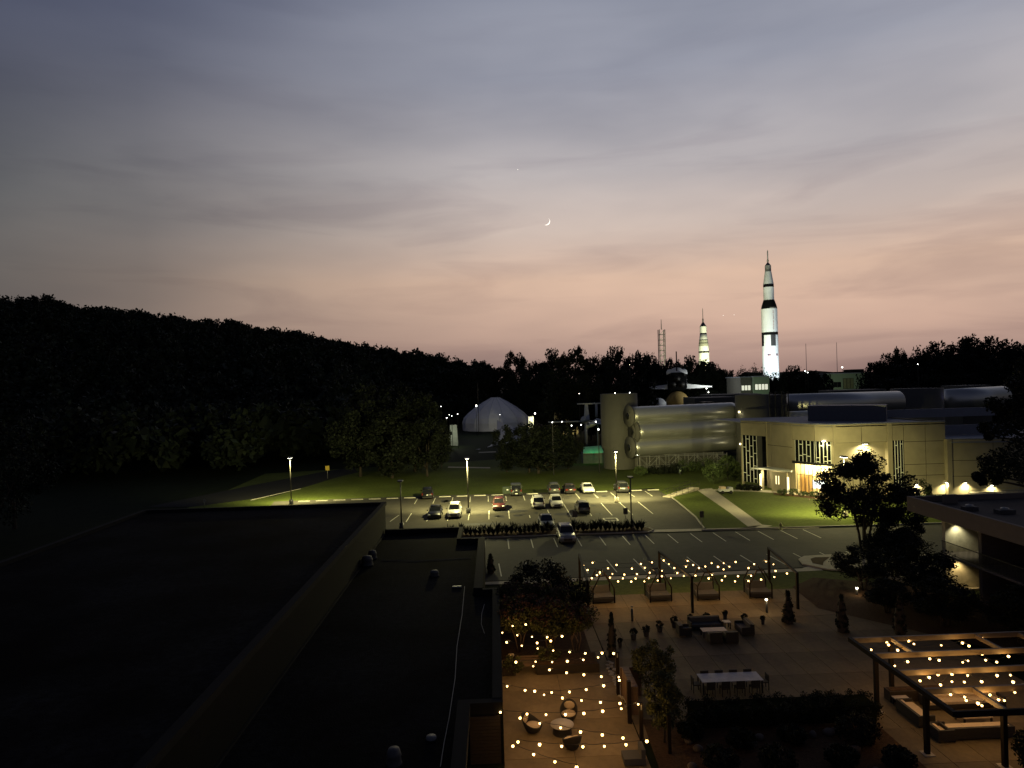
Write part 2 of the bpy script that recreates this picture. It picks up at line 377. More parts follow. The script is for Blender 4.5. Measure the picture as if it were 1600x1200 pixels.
# hedge island between the lots
isl = MB().prism([(-7.0, 80.4), (-7.0, 83.6), (16.6, 83.3), (18.2, 82.4), (18.6, 81.2), (17.9, 80.4)], 0, .13); struct('planting_island', isl, M_soil)
ik = MB()
ipt = [(-7.1, 80.2), (17.9, 80.1), (18.8, 81.2), (18.4, 82.6), (16.7, 83.5), (-7.1, 83.8)]
for i in range(len(ipt) - 1): ik.wall(ipt[i], ipt[i + 1], 0, .15, .15)
ik.wall((24.2, 80.2), (60, 79.3), 0, .15, .18)
for i in range(len(LE) - 1): ik.wall((LE[i][0], LE[i][1]), (LE[i + 1][0], LE[i + 1][1]), 0, .13, .15)
struct('kerb', ik, M_kerb)
sheet('pavement', [(17.9, 80.3), (38, 79.5), (38, 80.4), (32, 80.9), (24, 81.3), (18.6, 81.6)], .018, M_conc)
sheet('path', [G(1088, 765), G(1140, 801), G(1166, 821), G(1171, 825), G(1169, 828), (29.0, 80.9), (32.0, 80.7), (33.3, 81.6), G(1191, 820), G(1112, 763)], .022, M_conc)
sheet('path', [G(1086, 765), G(1112, 765), G(1190, 765.5), G(1262, 771.5), G(1262, 775), G(1190, 769), G(1114, 766.5)], .026, M_conc)
sheet('pavement', [(-1.2, 62.4), (28.4, 63.1), (30, 64.2), (30, 62.2), (2, 61.4), (-1.2, 61.6)], .012, M_conc)
pm = MB().prism([(29.0, 64.2), (29.4, 66.0), (30.4, 67.0), (36.5, 67.6), (42, 67.0), (42, 55), (36, 55), (33.5, 60.5), (30.4, 62.2)], .0, .13); struct('pavement', pm, M_conc)
bedp = MB().prism([(30, 64.3), (30.5, 65.8), (31.2, 66.3), (32.6, 66.2), (31.2, 64.6), (30.6, 63.5)], .13, .15); struct('planting_bed', bedp, M_soil)

# patios, slab by slab
def slabs(name, x0, x1, y0, y1, sx, sy, m, skip=None):
    base = sheet(name, [(x0, y0), (x1, y0), (x1, y1), (x0, y1)], .006, M_joint)
    me = MB().box(-sx / 2 + .012, sx / 2 - .012, -sy / 2 + .012, sy / 2 - .012, 0, .035).mesh('paving_slab', m)
    y = y0
    while y + sy <= y1 + .01:
        x = x0
        while x + sx <= x1 + .01:
            if not skip or not skip(x + sx / 2, y + sy / 2):
                o = bpy.data.objects.new('paving_slab', me); COL.objects.link(o); o.parent = base
                o.location = Vector((x + sx / 2, y + sy / 2, .008 + rnd.uniform(-.004, .004))) - base.location
            x += sx
        y += sy
bed = lambda x, y: 8.2 < x < 19.4 and y < 34.2
slabs('patio', 6.9, 30.15, 34.0, 57.1, 1.66, 3.3, M_pave)
slabs('patio', 19.0, 30.6, 27.5, 34.1, 1.66, 3.3, M_pave)
slabs('patio', .05, 6.85, 29.0, 50.9, 3.4, 3.65, M_pave2)
sheet('pavement', [(25, 42), (31.8, 42), (31.8, 57), (25, 57)], .052, M_pave) if False else None
sheet('planting_bed', [(6.9, 25), (19.2, 25), (19.2, 34.3), (7.4, 36.0)], .05, M_soil)
sheet('planting_bed', [(0, 44.5), (6.0, 44.5), (6.2, 57), (0, 60)], .055, M_soil)
sheet('planting_bed', [(24.6, 52), (36, 38), (36, 56), (28, 60), (25, 57.5)], .055, M_soil)
sheet('planting_bed', [(43, 104.8), (48.2, 99.6), (56, 97.3), (56, 95.2), (46.6, 98.2), (42.4, 103)], .03, M_soil)

# ================================================================== HOTEL WINGS (foreground roofs)
ht = thing('hotel_wing', (-15, 55, 0), 'low dark flat-roofed hotel building in the left foreground with raised parapets', 'building')
ZL, ZH = 2.9, 5.6
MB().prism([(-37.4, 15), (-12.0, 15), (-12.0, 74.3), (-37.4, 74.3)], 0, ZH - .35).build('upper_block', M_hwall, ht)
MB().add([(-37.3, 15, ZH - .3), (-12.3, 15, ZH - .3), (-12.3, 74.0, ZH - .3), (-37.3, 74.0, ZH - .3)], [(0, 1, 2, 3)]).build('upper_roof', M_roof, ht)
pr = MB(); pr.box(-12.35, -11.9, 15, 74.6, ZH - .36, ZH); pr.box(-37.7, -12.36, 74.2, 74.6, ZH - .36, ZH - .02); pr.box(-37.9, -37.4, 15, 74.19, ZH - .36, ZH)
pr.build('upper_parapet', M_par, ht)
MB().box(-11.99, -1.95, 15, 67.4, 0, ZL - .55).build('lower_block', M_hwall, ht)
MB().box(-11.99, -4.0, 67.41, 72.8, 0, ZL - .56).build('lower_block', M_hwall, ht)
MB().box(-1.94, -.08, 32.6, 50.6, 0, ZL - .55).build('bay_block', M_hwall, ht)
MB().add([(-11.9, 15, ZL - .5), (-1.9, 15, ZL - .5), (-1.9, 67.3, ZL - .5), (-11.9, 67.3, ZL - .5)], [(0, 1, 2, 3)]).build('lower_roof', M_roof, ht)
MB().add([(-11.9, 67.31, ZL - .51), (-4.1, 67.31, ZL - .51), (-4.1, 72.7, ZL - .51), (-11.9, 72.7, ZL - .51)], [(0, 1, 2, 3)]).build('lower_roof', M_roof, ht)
MB().add([(-1.89, 32.7, ZL - .49), (-.2, 32.7, ZL - .49), (-.2, 50.5, ZL - .49), (-1.89, 50.5, ZL - .49)], [(0, 1, 2, 3)]).build('bay_roof', M_roof, ht)
p2 = MB(); p2.box(-11.88, -3.6, 72.75, 73.2, ZL - .56, ZL); p2.box(-4.0, -3.6, 67.5, 72.74, ZL - .56, ZL); p2.box(-3.59, -1.2, 67.42, 67.8, ZL - .56, ZL - .01)
p2.box(-1.85, -1.2, 50.9, 67.41, ZL - .56, ZL); p2.box(-1.19, .06, 50.45, 50.85, ZL - .56, ZL - .01); p2.box(-.45, .06, 32.95, 50.44, ZL - .56, ZL)
p2.box(-2.1, .06, 32.5, 32.94, ZL - .56, ZL - .02); p2.box(-2.1, -1.5, 15, 32.49, ZL - .56, ZL)
p2.build('lower_parapet', M_par, ht)
MB().box(-.07, 0, 32.5, 50.9, 0, ZL - .57).build('wall', M_hwall, ht)
MB().box(-1.6, -1.2, 51, 67.4, 0, ZL - .57).build('wall', M_hwall, ht)
bw = MB()
for k in range(14):   # courses of the brick face in the recess by the patio
    bw.box(-1.55, -.09, 32.42, 32.59, .02 + k * .162, .02 + k * .162 + .145)
bw.build('brick_course', M_brick, ht)['kind'] = 'stuff'
# white roof line along the high wall foot
fl = MB(); fl.box(-11.98, -11.86, 15, 72.7, ZL - .49, ZL - .38); fl.build('flashing', M_par, ht)
def roof_cap(px, py, z, r, h, lab, nm='roof_vent'):
    p = G(px, py, z); t = thing(nm, p, lab, 'roof vent')
    MB().lathe([(r * 1.1, 0), (r * 1.1, h * .12), (0, h * .12)], n=12).build('curb', M_par, t, False)
    MB().lathe([(r * 1.0, h * .1), (r * .9, h * .55), (r * .98, h * .6), (r * .72, h), (0, h + .02)], n=14).build('cap', mat('vent_grey', (.06, .06, .062), .7), t, False)
roof_cap(574, 884, 2.41, .52, .85, 'larger grey mushroom vent at the foot of the high wall on the dark roof')
roof_cap(582, 873, 2.41, .42, .75, 'smaller grey vent just behind the larger one at the foot of the high wall')
roof_cap(679, 900, 2.41, .38, .45, 'squat grey vent alone on the middle of the lower dark roof')
roof_cap(616, 1196, 2.41, .32, .7, 'domed pipe vent on the dark roof at the bottom edge of the picture')
t = MB().lathe([(.0, .12), (.22, .11), (.24, .0)], *G(674, 1154, 2.42), n=14).build('roof_drain', mat('drain_grey', (.10, .10, .10), .6)); tag(t, 'low round drain cover on the dark roof near the white cable', 'roof drain')
cpts = [G(x, y, 2.43) for x, y in ((726, 916), (722, 960), (714, 1010), (711, 1060), (702, 1120), (694, 1160), (688, 1198))]
tag(MB().tube(cpts, .022, 5).build('roof_cable', mat('cable_grey', (.16, .16, .15), .6)), 'long pale cable snaking along the right edge of the dark roof', 'cable')
tag(MB().tube([G(x, y, 2.44) for x, y in ((757, 944), (753, 958), (752, 975), (757, 990))], .018, 5).build('roof_cable', MATS['cable_grey']), 'short curved cable on the roof of the small bay beside the patio', 'cable')
tag(MB().tube([G(x, y, 2.44) for x, y in ((596, 875), (650, 877), (735, 872))], .02, 5).build('roof_cable', MATS['cable_grey']), 'straight cable crossing the far end of the lower roof', 'cable')
tag(MB().box(-.35, .35, -.1, .1, 0, .12).build('roof_block', M_steel, None, False), 'small pale block lying on the dark roof near the right parapet', 'block').location = G(714, 918, 2.41)

# ================================================================== TREES
def leaf_quads(n, centers, radii, size, rs):
    """n quads spread over clumps -> verts, faces as numpy"""
    k = rs.integers(0, len(centers), n)
    d = rs.normal(size=(n, 3)); d /= np.linalg.norm(d, axis=1)[:, None] + 1e-9
    r = rs.random(n) ** .45
    c = centers[k] + d * (radii[k] * r)[:, None]
    a = rs.normal(size=(n, 3)); a /= np.linalg.norm(a, axis=1)[:, None]
    b = np.cross(a, rs.normal(size=(n, 3))); b /= np.linalg.norm(b, axis=1)[:, None]
    s = (size * (.6 + .8 * rs.random(n)))[:, None]
    v = np.stack([c - a * s * .5, c + b * s * .32, c + a * s * .5, c - b * s * .32], 1).reshape(-1, 3)
    return v
def quads_mesh(name, v, m):
    me = bpy.data.meshes.new(name); nq = len(v) // 4
    me.vertices.add(len(v)); me.vertices.foreach_set('co', v.astype(np.float32).ravel())
    me.loops.add(nq * 4); me.loops.foreach_set('vertex_index', np.arange(nq * 4, dtype=np.int32))
    me.polygons.add(nq); me.polygons.foreach_set('loop_start', np.arange(0, nq * 4, 4, dtype=np.int32)); me.polygons.foreach_set('loop_total', np.full(nq, 4, dtype=np.int32))
    me.materials.append(m); me.update(calc_edges=True); me.validate(); return me
def crown_clumps(rs, n, rx, z0, z1, rc):
    c = []; r = []
    while len(c) < n:
        p = rs.uniform(-1, 1, 3)
        if p @ p > 1: continue
        if p @ p < .18: continue
        zz = (p[2] + 1) / 2
        c.append((p[0] * rx, p[1] * rx, z0 + zz * (z1 - z0))); r.append(rc * rs.uniform(.6, 1.3))
    return np.array(c), np.array(r)
def tree_proto(seed, H=10.0, taper=0.0, rx=3.6, z0=2.2, nclump=34, rc=1.05, nleaf=2600, size=.34, m=M_lf, trunks=1, tr=.22):
    rs = np.random.default_rng(seed); c, r = crown_clumps(rs, nclump, rx, z0, H, rc)
    if taper:
        f = 1 - taper * np.clip((c[:, 2] - z0) / (H - z0) - .3, 0, 1); c[:, 0] *= f; c[:, 1] *= f
    crown = quads_mesh('crown', leaf_quads(nleaf, c, r, size, rs), m)
    tb = MB()
    for k in range(trunks):
        a = 2 * PI * k / trunks + seed; ox, oy = (math.cos(a) * .25 * (trunks > 1), math.sin(a) * .25 * (trunks > 1))
        top = (ox * 5, oy * 5, z0 + (H - z0) * .5)
        tb.tube([(ox, oy, -.3), (ox * 1.6, oy * 1.6, z0 * .6), (ox * 3, oy * 3, z0 + 1), top], [tr, tr * .8, tr * .6, tr * .25], 6)
        for q in range(4):
            e = c[(k * 7 + q * 3) % len(c)]; tb.tube([(ox * 2.5, oy * 2.5, z0 * (.8 + .15 * q)), ((ox * 2.5 + e[0]) / 2, (oy * 2.5 + e[1]) / 2, (z0 + e[2]) / 2), tuple(e)], [tr * .45, tr * .3, tr * .1], 5)
    return crown, tb.mesh('trunk', M_bark)
PROTO = [tree_proto(i + 1, rx=3.5 + .25 * (i % 3), z0=1.0 + .3 * (i % 2), nclump=70 + 6 * i, nleaf=7500, size=.36, rc=.85) for i in range(5)]
PROTOM = [tree_proto(i + 20, rx=3.6, z0=2.0, nclump=70, nleaf=14000, size=.28, m=M_lf, trunks=3, rc=.95) for i in range(2)]
def tree(loc, h, w, label, group=None, proto=None, name='tree', cat='tree'):
    cr, tk = proto or rnd.choice(PROTO); t = thing(name, loc, label, cat, group, rnd.uniform(0, 6.28))
    t.scale = (w / 7.6, w / 7.6, h / 10.4)
    for nm, me in (('crown', cr), ('trunk', tk)):
        o = bpy.data.objects.new(nm, me); COL.objects.link(o); o.parent = t
    return t
def tree_px(px, top, Y, wpx, label, group=None, base=0.0, **k):
    p = P(px, top, Y); return tree((p.x, Y, base), p.z - base, wpx * Y / FPX, label, group, **k)
# hillside wood: one mass
rs = np.random.default_rng(3); V = []
placed = 0; cells = {}
while placed < 2700:
    az = rs.uniform(-.98, -.0); y = rs.uniform(150, 415) if rs.random() < .7 else rs.uniform(350, 412)
    x = az * y
    px = 800 + FPX * math.tan(math.atan(az) - YAW)
    if y < 300 and px > 640: continue
    if y < 175 and px > 480: continue
    if y < 165 and px > 380: continue
    g = hground(x, y); hh = rs.uniform(8.5, 16.5); w = rs.uniform(4, 6.5)
    nc = 9; p = rs.normal(size=(nc, 3)); p /= np.linalg.norm(p, axis=1)[:, None]
    c = np.array((x, y, g + hh * .6)) + p * np.array((w * .62, w * .62, hh * .30)); r = np.full(nc, w * .40)
    nl = 190 if y > 350 else 120
    V.append(leaf_quads(nl, c, r, 1.5, rs)); V.append(leaf_quads(16, np.array([(x, y, g + hh * .5)]), np.array([w * .55]), 4.2, rs)); placed += 1
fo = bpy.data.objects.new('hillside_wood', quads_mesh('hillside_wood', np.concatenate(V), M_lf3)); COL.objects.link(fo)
tag(fo, 'dark wooded hillside filling the left half below the sky', 'wood', kind='stuff')
# tree line behind the museum and right of the tent
ORD = ['first', 'second', 'third', 'fourth', 'fifth', 'sixth', 'seventh', 'eighth', 'ninth', 'tenth', 'eleventh', 'twelfth', 'thirteenth', 'fourteenth', 'fifteenth', 'sixteenth']
def tree_row(lst, wf, label, group, **k):
    for i, (x, top, w, Y) in enumerate(sorted(lst)): tree_px(x, top, Y, w * wf, label % ORD[i], group, **k)
g1 = 'dark trees of the tree line behind the tent'
tree_row([(805, 547, 36, 305), (832, 553, 36, 302), (862, 545, 40, 298), (895, 540, 48, 225), (928, 541, 44, 230), (962, 541, 48, 222), (996, 547, 40, 226), (1016, 553, 36, 268)], 1.45, 'tall skyline tree right of the white tent, %s from the left', g1)
tree_row([(750, 574, 50, 320), (716, 572, 50, 330), (786, 572, 40, 322), (820, 572, 46, 290), (850, 574, 44, 284), (880, 572, 50, 216), (920, 570, 52, 210), (965, 568, 48, 212), (1004, 572, 40, 266)], 1.4, 'dark tree below the skyline behind the tent, %s from the left', g1)
tree_row([(848, 612, 40, 282), (872, 606, 44, 262), (900, 600, 50, 246), (930, 598, 50, 205), (965, 594, 46, 204)], 1.3, 'lower dark tree between tent and beige tower, %s from the left', g1)
g2 = 'dark trees between the shuttle and the large rocket'
tree_row([(1032, 566, 30, 262), (1052, 558, 30, 264), (1078, 556, 36, 266), (1092, 550, 34, 268), (1112, 562, 42, 262), (1132, 566, 34, 265)], 1.45, 'dark skyline tree around the small rocket, %s from the left', g2)
tree_row([(1120, 588, 50, 258), (1085, 585, 50, 258), (1036, 585, 46, 256)], 1.3, 'lower dark tree behind the shuttle wings, %s from the left', g2)
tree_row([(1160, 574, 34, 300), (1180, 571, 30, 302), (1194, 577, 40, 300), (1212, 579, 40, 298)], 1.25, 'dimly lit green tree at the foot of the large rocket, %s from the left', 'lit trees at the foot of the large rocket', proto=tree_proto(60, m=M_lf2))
tree_row([(1215, 580, 30, 245), (1240, 571, 42, 243), (1262, 578, 40, 246), (1285, 582, 28, 248)], 1.4, 'dark round tree right of the large rocket, %s from the left', 'dark trees right of the large rocket')
tree_row([(1225, 592, 50, 240), (1275, 592, 40, 240)], 1.3, 'low dark tree before the round trees near the rocket, %s from left', 'dark trees right of the large rocket')
g3 = 'dark trees of the big clump on the right skyline'
tree_row([(1368, 552, 34, 236), (1392, 548, 34, 234), (1405, 541, 30, 232), (1430, 540, 44, 230), (1452, 530, 50, 228), (1482, 526, 54, 226), (1512, 524, 54, 226), (1540, 522, 54, 224), (1565, 526, 50, 226), (1588, 534, 46, 228), (1612, 536, 50, 228)], 1.5, 'tall skyline tree of the big clump at right, %s from the left', g3)
tree_row([(1375, 575, 44, 224), (1420, 565, 54, 222), (1465, 556, 60, 220), (1510, 552, 62, 218), (1555, 552, 62, 218), (1598, 556, 60, 218)], 1.4, 'dark tree midway down the big right clump, %s from the left', g3)
tree_row([(1400, 590, 60, 214), (1450, 585, 60, 212), (1500, 582, 60, 212), (1550, 582, 60, 212), (1596, 585, 60, 212)], 1.4, 'low dark tree behind the silver vaults, %s from the left', g3)
# large dark trees left of the tent
g4 = 'large dark trees left of the tent'
tree_row([(590, 596, 100, 150), (645, 612, 90, 146), (560, 622, 90, 140), (610, 640, 90, 136), (665, 650, 70, 137), (620, 598, 80, 165), (688, 655, 30, 150)], 1.1, 'large dark tree left of the white tent, %s from the left', g4)
tree_row([(790, 664, 46, 140), (825, 658, 60, 138), (858, 655, 60, 141), (886, 668, 44, 142), (840, 682, 90, 136)], 1.1, 'dark bushy lawn tree before the white tent, %s from the left', 'dark bushy trees on the lawn before the tent')
tree_px(18, 655, 96, 115, 'dim green tree at the left edge beyond the dark roof', proto=tree_proto(61, m=M_lf3, size=.3, nleaf=5000))
tree_px(-20, 690, 84, 105, 'low dark tree at the very left edge of the picture', proto=tree_proto(62, m=M_lf3, size=.3, nleaf=5000))
# big tree in front of the museum
BT = tree_proto(33, H=10.4, taper=.8, rx=4.9, z0=2.7, nclump=100, rc=.78, nleaf=24000, size=.22, m=M_lf, trunks=4, tr=.14)
t = tree((37.3, 68.4, .13), 9.9, 8.7, 'large open-branched dark tree standing in front of the lit museum', proto=BT)
t = tree_px(1447, 748, 84, 34, 'small pale conifer beside the museum wall lamps', proto=tree_proto(34, rx=3.2, z0=.5, nclump=30, nleaf=2500, size=.5, m=M_lf2))
for (x, y, h, w, lb) in ((38.0, 63.2, 5.6, 4.8, 'dark magnolia-like tree against the end of the balcony building'), (34.8, 59.2, 4.6, 4.4, 'dark leafy tree just left of the balcony building'),
                         (33.0, 52.5, 4.6, 5.0, 'dark shrub-like tree left of the lower lit balcony'), (31.5, 47.5, 3.4, 4.5, 'low dark shrub behind the strung pergola'),
                         (34.2, 43.8, 3.8, 4.6, 'low dark shrub in front of the balcony building at the right edge'), (30.4, 56.2, 3.6, 4.4, 'dark low tree at the corner of the lawn beside the patio'),
                         (29.2, 50.6, 2.6, 3.4, 'small dark shrub behind the tall narrow evergreens')):
    tree((x, y, .05), h, w, lb, proto=PROTOM[rnd.randrange(2)])
# pine at the right edge: layered boughs
pt = thing('pine_tree', (49.5, 62, 0), 'big dark pine with layered boughs reaching in from the right edge', 'tree')
tkb = MB().tube([(0, 0, 0), (.3, 0, 8), (.2, .2, 19)], [.5, .38, .1], 8); tkb.build('trunk', M_bark, pt, False)
rs = np.random.default_rng(12); cc = []; rr = []
for px, py, r in ((1528, 745, .5), (1545, 735, .8), (1565, 738, .9), (1585, 730, 1.0), (1535, 752, .45), (1556, 748, .6), (1540, 722, .8), (1562, 715, 1.0), (1590, 712, 1.2), (1538, 668, .6), (1556, 672, .8), (1575, 665, 1.0), (1596, 662, 1.2),
                  (1552, 632, .8), (1575, 635, 1.0), (1598, 625, 1.2), (1585, 600, .9), (1600, 590, 1.1), (1597, 570, .8), (1590, 690, 1.2), (1605, 640, 1.5), (1605, 745, 1.2), (1545, 682, .4), (1560, 640, .6), (1620, 600, 1.6), (1620, 680, 1.8), (1610, 545, .7)):
    p = P(px, py, 62 + rs.uniform(-1.2, 1.2)); cc.append((p.x - 49.5, p.y - 62, p.z)); rr.append(r)
    MB_ = None
cc = np.array(cc); rr = np.array(rr)
v = leaf_quads(9000, cc, rr, .26, rs); o = bpy.data.objects.new('needles', quads_mesh('needles', v, M_lf5)); COL.objects.link(o); o.parent = pt
lb = MB()
for c in cc[::2]: lb.tube([(.2, 0, max(.5, c[2] - .8)), (c[0] * .5, c[1] * .5, c[2] - .2), tuple(c)], [.13, .09, .03], 5)
lb.build('boughs', M_bark, pt, False)

# ================================================================== MUSEUM
def pt_(px, Y):
    p = P(px, 700, Y); return (p.x, p.y)
mu = thing('museum_building', (52, 104, 0), 'beige museum building with a lit glass entrance corner and tall windows', 'building')
Q0 = pt_(1158, 114.5); Q1 = pt_(1199, 109.6); Q2 = pt_(1238, 104.2); Q3 = pt_(1273, 100.3); Q4 = pt_(1302, 98.6); Q5 = (66.3, 98.6)
ZM = 10.7
def lerp(A, B, t): return (A[0] + (B[0] - A[0]) * t, A[1] + (B[1] - A[1]) * t)
def pw(A, B, z0, z1, us, zs, m=M_wall, par=mu, t=.25):   # wall of separate panels with recessed joints, outer face on the right of A->B
    MB().wall(A, B, z0, z1, t * .6, -.06).build('wall', M_joint, par)
    us = [0] + us + [1]; zs = [z0] + zs + [z1]; Ln = math.hypot(B[0] - A[0], B[1] - A[1]); g = .045 / Ln
    for i in range(len(us) - 1):
        for j in range(len(zs) - 1):
            MB().wall(lerp(A, B, us[i] + g), lerp(A, B, us[i + 1] - g), zs[j] + .04, zs[j + 1] - .04, .055, 0).build('wall_panel', m, par)
def window(A, B, z0, z1, ncol, rows, par=mu, glass=M_glass, fr=M_frame, t=.08, inset=.12, fw=.12):
    w = MB(); Ln = math.hypot(B[0] - A[0], B[1] - A[1])
    for k in range(ncol + 1):
        u = k / ncol; e = fw / Ln / 2; w.wall(lerp(A, B, max(0, u - e)), lerp(A, B, min(1, u + e)), z0, z1, t, 0)
    for k in range(ncol):
        for zz in rows[k % len(rows)]:
            e = fw / Ln / 2; w.wall(lerp(A, B, k / ncol + e), lerp(A, B, (k + 1) / ncol - e), zz - fw / 2, zz + fw / 2, t * .9, -.002)
    f = w.build('window', fr, par)
    for k in range(ncol):
        zz = [z0] + sorted(rows[k % len(rows)]) + [z1]
        for j in range(len(zz) - 1):
            MB().wall(lerp(A, B, k / ncol), lerp(A, B, (k + 1) / ncol), zz[j], zz[j + 1], .02, -inset * .3).build('pane', glass, f)
    return f
# left bay with tall staggered window
window(lerp(Q0, Q1, .06), lerp(Q0, Q1, .60), .5, 8.3, 4, [[2.0, 6.3, 4.2][0:2], [1.6, 3.7, 5.7, 7.7], [2.6, 4.8, 6.6], [1.2, 3.3, 5.4, 7.5]])
MB().wall(lerp(Q0, Q1, .62), lerp(Q0, Q1, .97), 0, 8.3, .1, -1.2).build('recess_wall', M_glass, mu)
pw(Q0, Q1, 8.3, ZM, [], [])
MB().wall(Q0, lerp(Q0, Q1, .06), 0, 8.3, .3).build('pier', M_wall, mu)
MB().wall(lerp(Q0, Q1, .97), Q1, 0, ZM + .02, .5, .08).build('pier', M_wall, mu)
pw(Q1, Q2, 0, ZM, [.16], [3.4, 7.0])
# glass entrance corner
for A, B, n in ((lerp(Q2, Q3, .12), lerp(Q2, Q3, .98), 5), (lerp(Q3, Q4, .06), lerp(Q3, Q4, .88), 4)):
    window(A, B, 5.0, 8.2, n, [[], [5.9, 7.6], [6.1], [5.9, 7.6]] if n == 5 else [[5.8, 5.2], [7.6], [6.0, 5.3], [7.7, 5.4]])
    lw = MB(); Ln = math.hypot(B[0] - A[0], B[1] - A[1])
    for k in range(n + 1): e = .035 / Ln; lw.wall(lerp(A, B, max(0, k / n - e)), lerp(A, B, min(1, k / n + e)), .1, 4.6, .08, -.25)
    lw.wall(A, B, 2.9, 2.98, .06, -.26); lw.build('window_mullions', M_black, mu)
pw(Q2, Q3, 8.2, ZM, [], []); pw(Q3, Q4, 8.2, ZM, [], [])
MB().wall(Q2, lerp(Q2, Q3, .12), 0, 8.2, .3).build('pier', M_wall, mu); MB().wall(lerp(Q3, Q4, .88), Q4, 0, 8.2, .3).build('pier', M_wall, mu)
MB().wall(Q2, Q3, 4.62, 5.0, .5, .1).build('spandrel', M_black, mu); MB().wall(lerp(Q3, Q4, .02), Q4, 4.62, 5.0, .5, .1).build('spandrel', M_black, mu)
MB().prism([Q2, Q3, Q4, (Q4[0] + .4, Q4[1] + 8), (Q2[0] + 3, Q2[1] + 6)], .02, .08).build('lobby_floor', M_conc, mu)
MB().prism([Q2, Q3, Q4, (Q4[0] + .4, Q4[1] + 8), (Q2[0] + 3, Q2[1] + 6)], 4.63, 4.8).build('lobby_ceiling', M_white, mu)
MB().wall((Q2[0] + 1.6, Q2[1] + 3.2), (Q4[0] + .3, Q4[1] + 5.0), .08, 4.6, .2).build('lobby_wall', mat('lobby_cream', (.62, .54, .34), .8), mu)
MB().wall((Q4[0] + .1, Q4[1] + .3), (Q4[0] + .3, Q4[1] + 5.0), .08, 4.6, .2).build('lobby_wall', MATS['lobby_cream'], mu)
for f in (.22, .52): A = lerp(Q2, Q3, f); MB().wall((A[0] + .8, A[1] + 1.2), (A[0] + 1.6, A[1] + .7), .1, 2.9, .15).build('orange_door', E_or, mu)
A = lerp(Q2, Q3, .86); MB().wall((A[0] + .5, A[1] + 1.0), (A[0] + 2.6, A[1] + .4), 1.0, 2.2, .1).build('display_screen', E_scr, mu)
light('lobby_lamp', 'POINT', (lerp(Q2, Q3, .5)[0] + 1.2, lerp(Q2, Q3, .5)[1] + 1.7, 4.1), 1500, (1, .84, .38), mu, .4)
light('lobby_lamp', 'POINT', (lerp(Q3, Q4, .5)[0] + .4, lerp(Q3, Q4, .5)[1] + 2.0, 4.1), 1200, (1, .84, .38), mu, .4)
# main front
MB().wall(Q4, lerp(Q4, Q5, .025), 0, ZM - .01, .6, .12).build('pier', M_wall, mu)
MB().wall((Q4[0] + .4, Q4[1] + .7), (57.6, Q4[1] + .7), 0, 8.0, .3).build('recessed_wall', M_wall, mu)
pw(lerp(Q4, Q5, .025), (57.6, 98.6), 8.0, ZM, [.5], [])
MB().wall((57.6, 98.6), (58.3, 98.6), 0, ZM - .01, .9, .1).build('pier', M_wall, mu)
window((58.35, 98.7), (60.0, 98.7), 1.2, 8.1, 4, [[3.0], [7.4, 4.0], [2.6, 4.2], [7.6, 3.4]])
pw((58.32, 98.6), (60.05, 98.6), 8.12, ZM, [], [])
pw((60.05, 98.6), Q5, 0, ZM, [.52], [2.9, 4.55, 7.9])
MB().box(66.31 - .3, 66.31, 98.9, 112, 0, ZM).build('side_wall', M_wall, mu)
# right wing
Wg = (72.8, 92.4) ; W0 = (66.35, 98.2); W1 = (90, 93.6)
pw(W0, W1, 0, 8.1, [.25, .5, .75], [2.7, 5.0]) 
MB().box(66.05, 66.75, 97.9, 98.75, 0, 8.15).build('pier', M_wall, mu)
MB().prism([Q0, Q1, Q2, Q3, Q4, Q5, (66.3, 125), (40.5, 125)], ZM - .35, ZM - .2).build('roof', M_mroof, mu)
MB().prism([(66.6, 97.7), (90, 93.9), (92, 125), (66.6, 125)], 7.6, 7.75).build('roof', M_mroof, mu)
cp = MB()
for A, B in ((Q0, Q1), (Q1, Q2), (Q2, Q3), (Q3, Q4), (Q4, Q5)): cp.wall(A, B, ZM + .005, ZM + .12, .35, .04)
cp.wall(W0, W1, 8.11, 8.2, .35, .03); cp.build('coping', M_mroof, mu)
# roof screens (blue boxes)
q = P(1262, 645, 112); q2 = P(1385, 645, 106)
MB().wall((q.x, q.y), (q2.x, q2.y), ZM - .2, 13.0, 5).build('roof_screen', M_blueb, mu)
q = P(1386, 652, 112); q2 = P(1560, 640, 112)
MB().wall((q.x, 112), (q2.x, 112), ZM - .2, 11.9, .4).build('roof_screen', M_mroof, mu)
q3 = P(1480, 665, 104); MB().wall((q3.x, 108), (q3.x + 14, 108), 7.8, 9.4, .4).build('roof_screen', M_mroof, mu)
# entrance box with canopy
e0, e1 = lerp(Q1, Q2, .12), lerp(Q1, Q2, 1.0); nrm = Vector((-(Q2[1] - Q1[1]) * -1, 0)); 
dv = Vector((Q2[0] - Q1[0], Q2[1] - Q1[1])).normalized(); nv = Vector((dv.y, -dv.x))
E0 = (e0[0] + nv.x * 2.2, e0[1] + nv.y * 2.2); E1 = (e1[0] + nv.x * 1.0, e1[1] + nv.y * 1.0)
en = MB(); en.wall(lerp(E0, E1, .42), lerp(E0, E1, .97), .02, 3.1, .25); en.wall(lerp(E0, E1, .05), lerp(E0, E1, .12), .02, 3.1, .25); en.build('entrance_wall', M_wall, mu)
MB().prism([(E0[0] - 1.3, E0[1] + .2), (E0[0] + .2, E0[1] - 1.0), (E1[0] + .3, E1[1] - .5), e1, e0], 3.3, 3.5).build('canopy', M_frame, mu)
for f in (.2, .28, .62, .70, .96): pass
for f, w in ((.02, .24), (.99, .24)):
    A = lerp(E0, E1, f); MB().cbox(A[0] - .1, A[1] - .35, .02, w, w, 2.5).build('lit_column', mat('column_glow', (.8, .7, .4), emit=(1, .88, .5), es=1.6), mu)
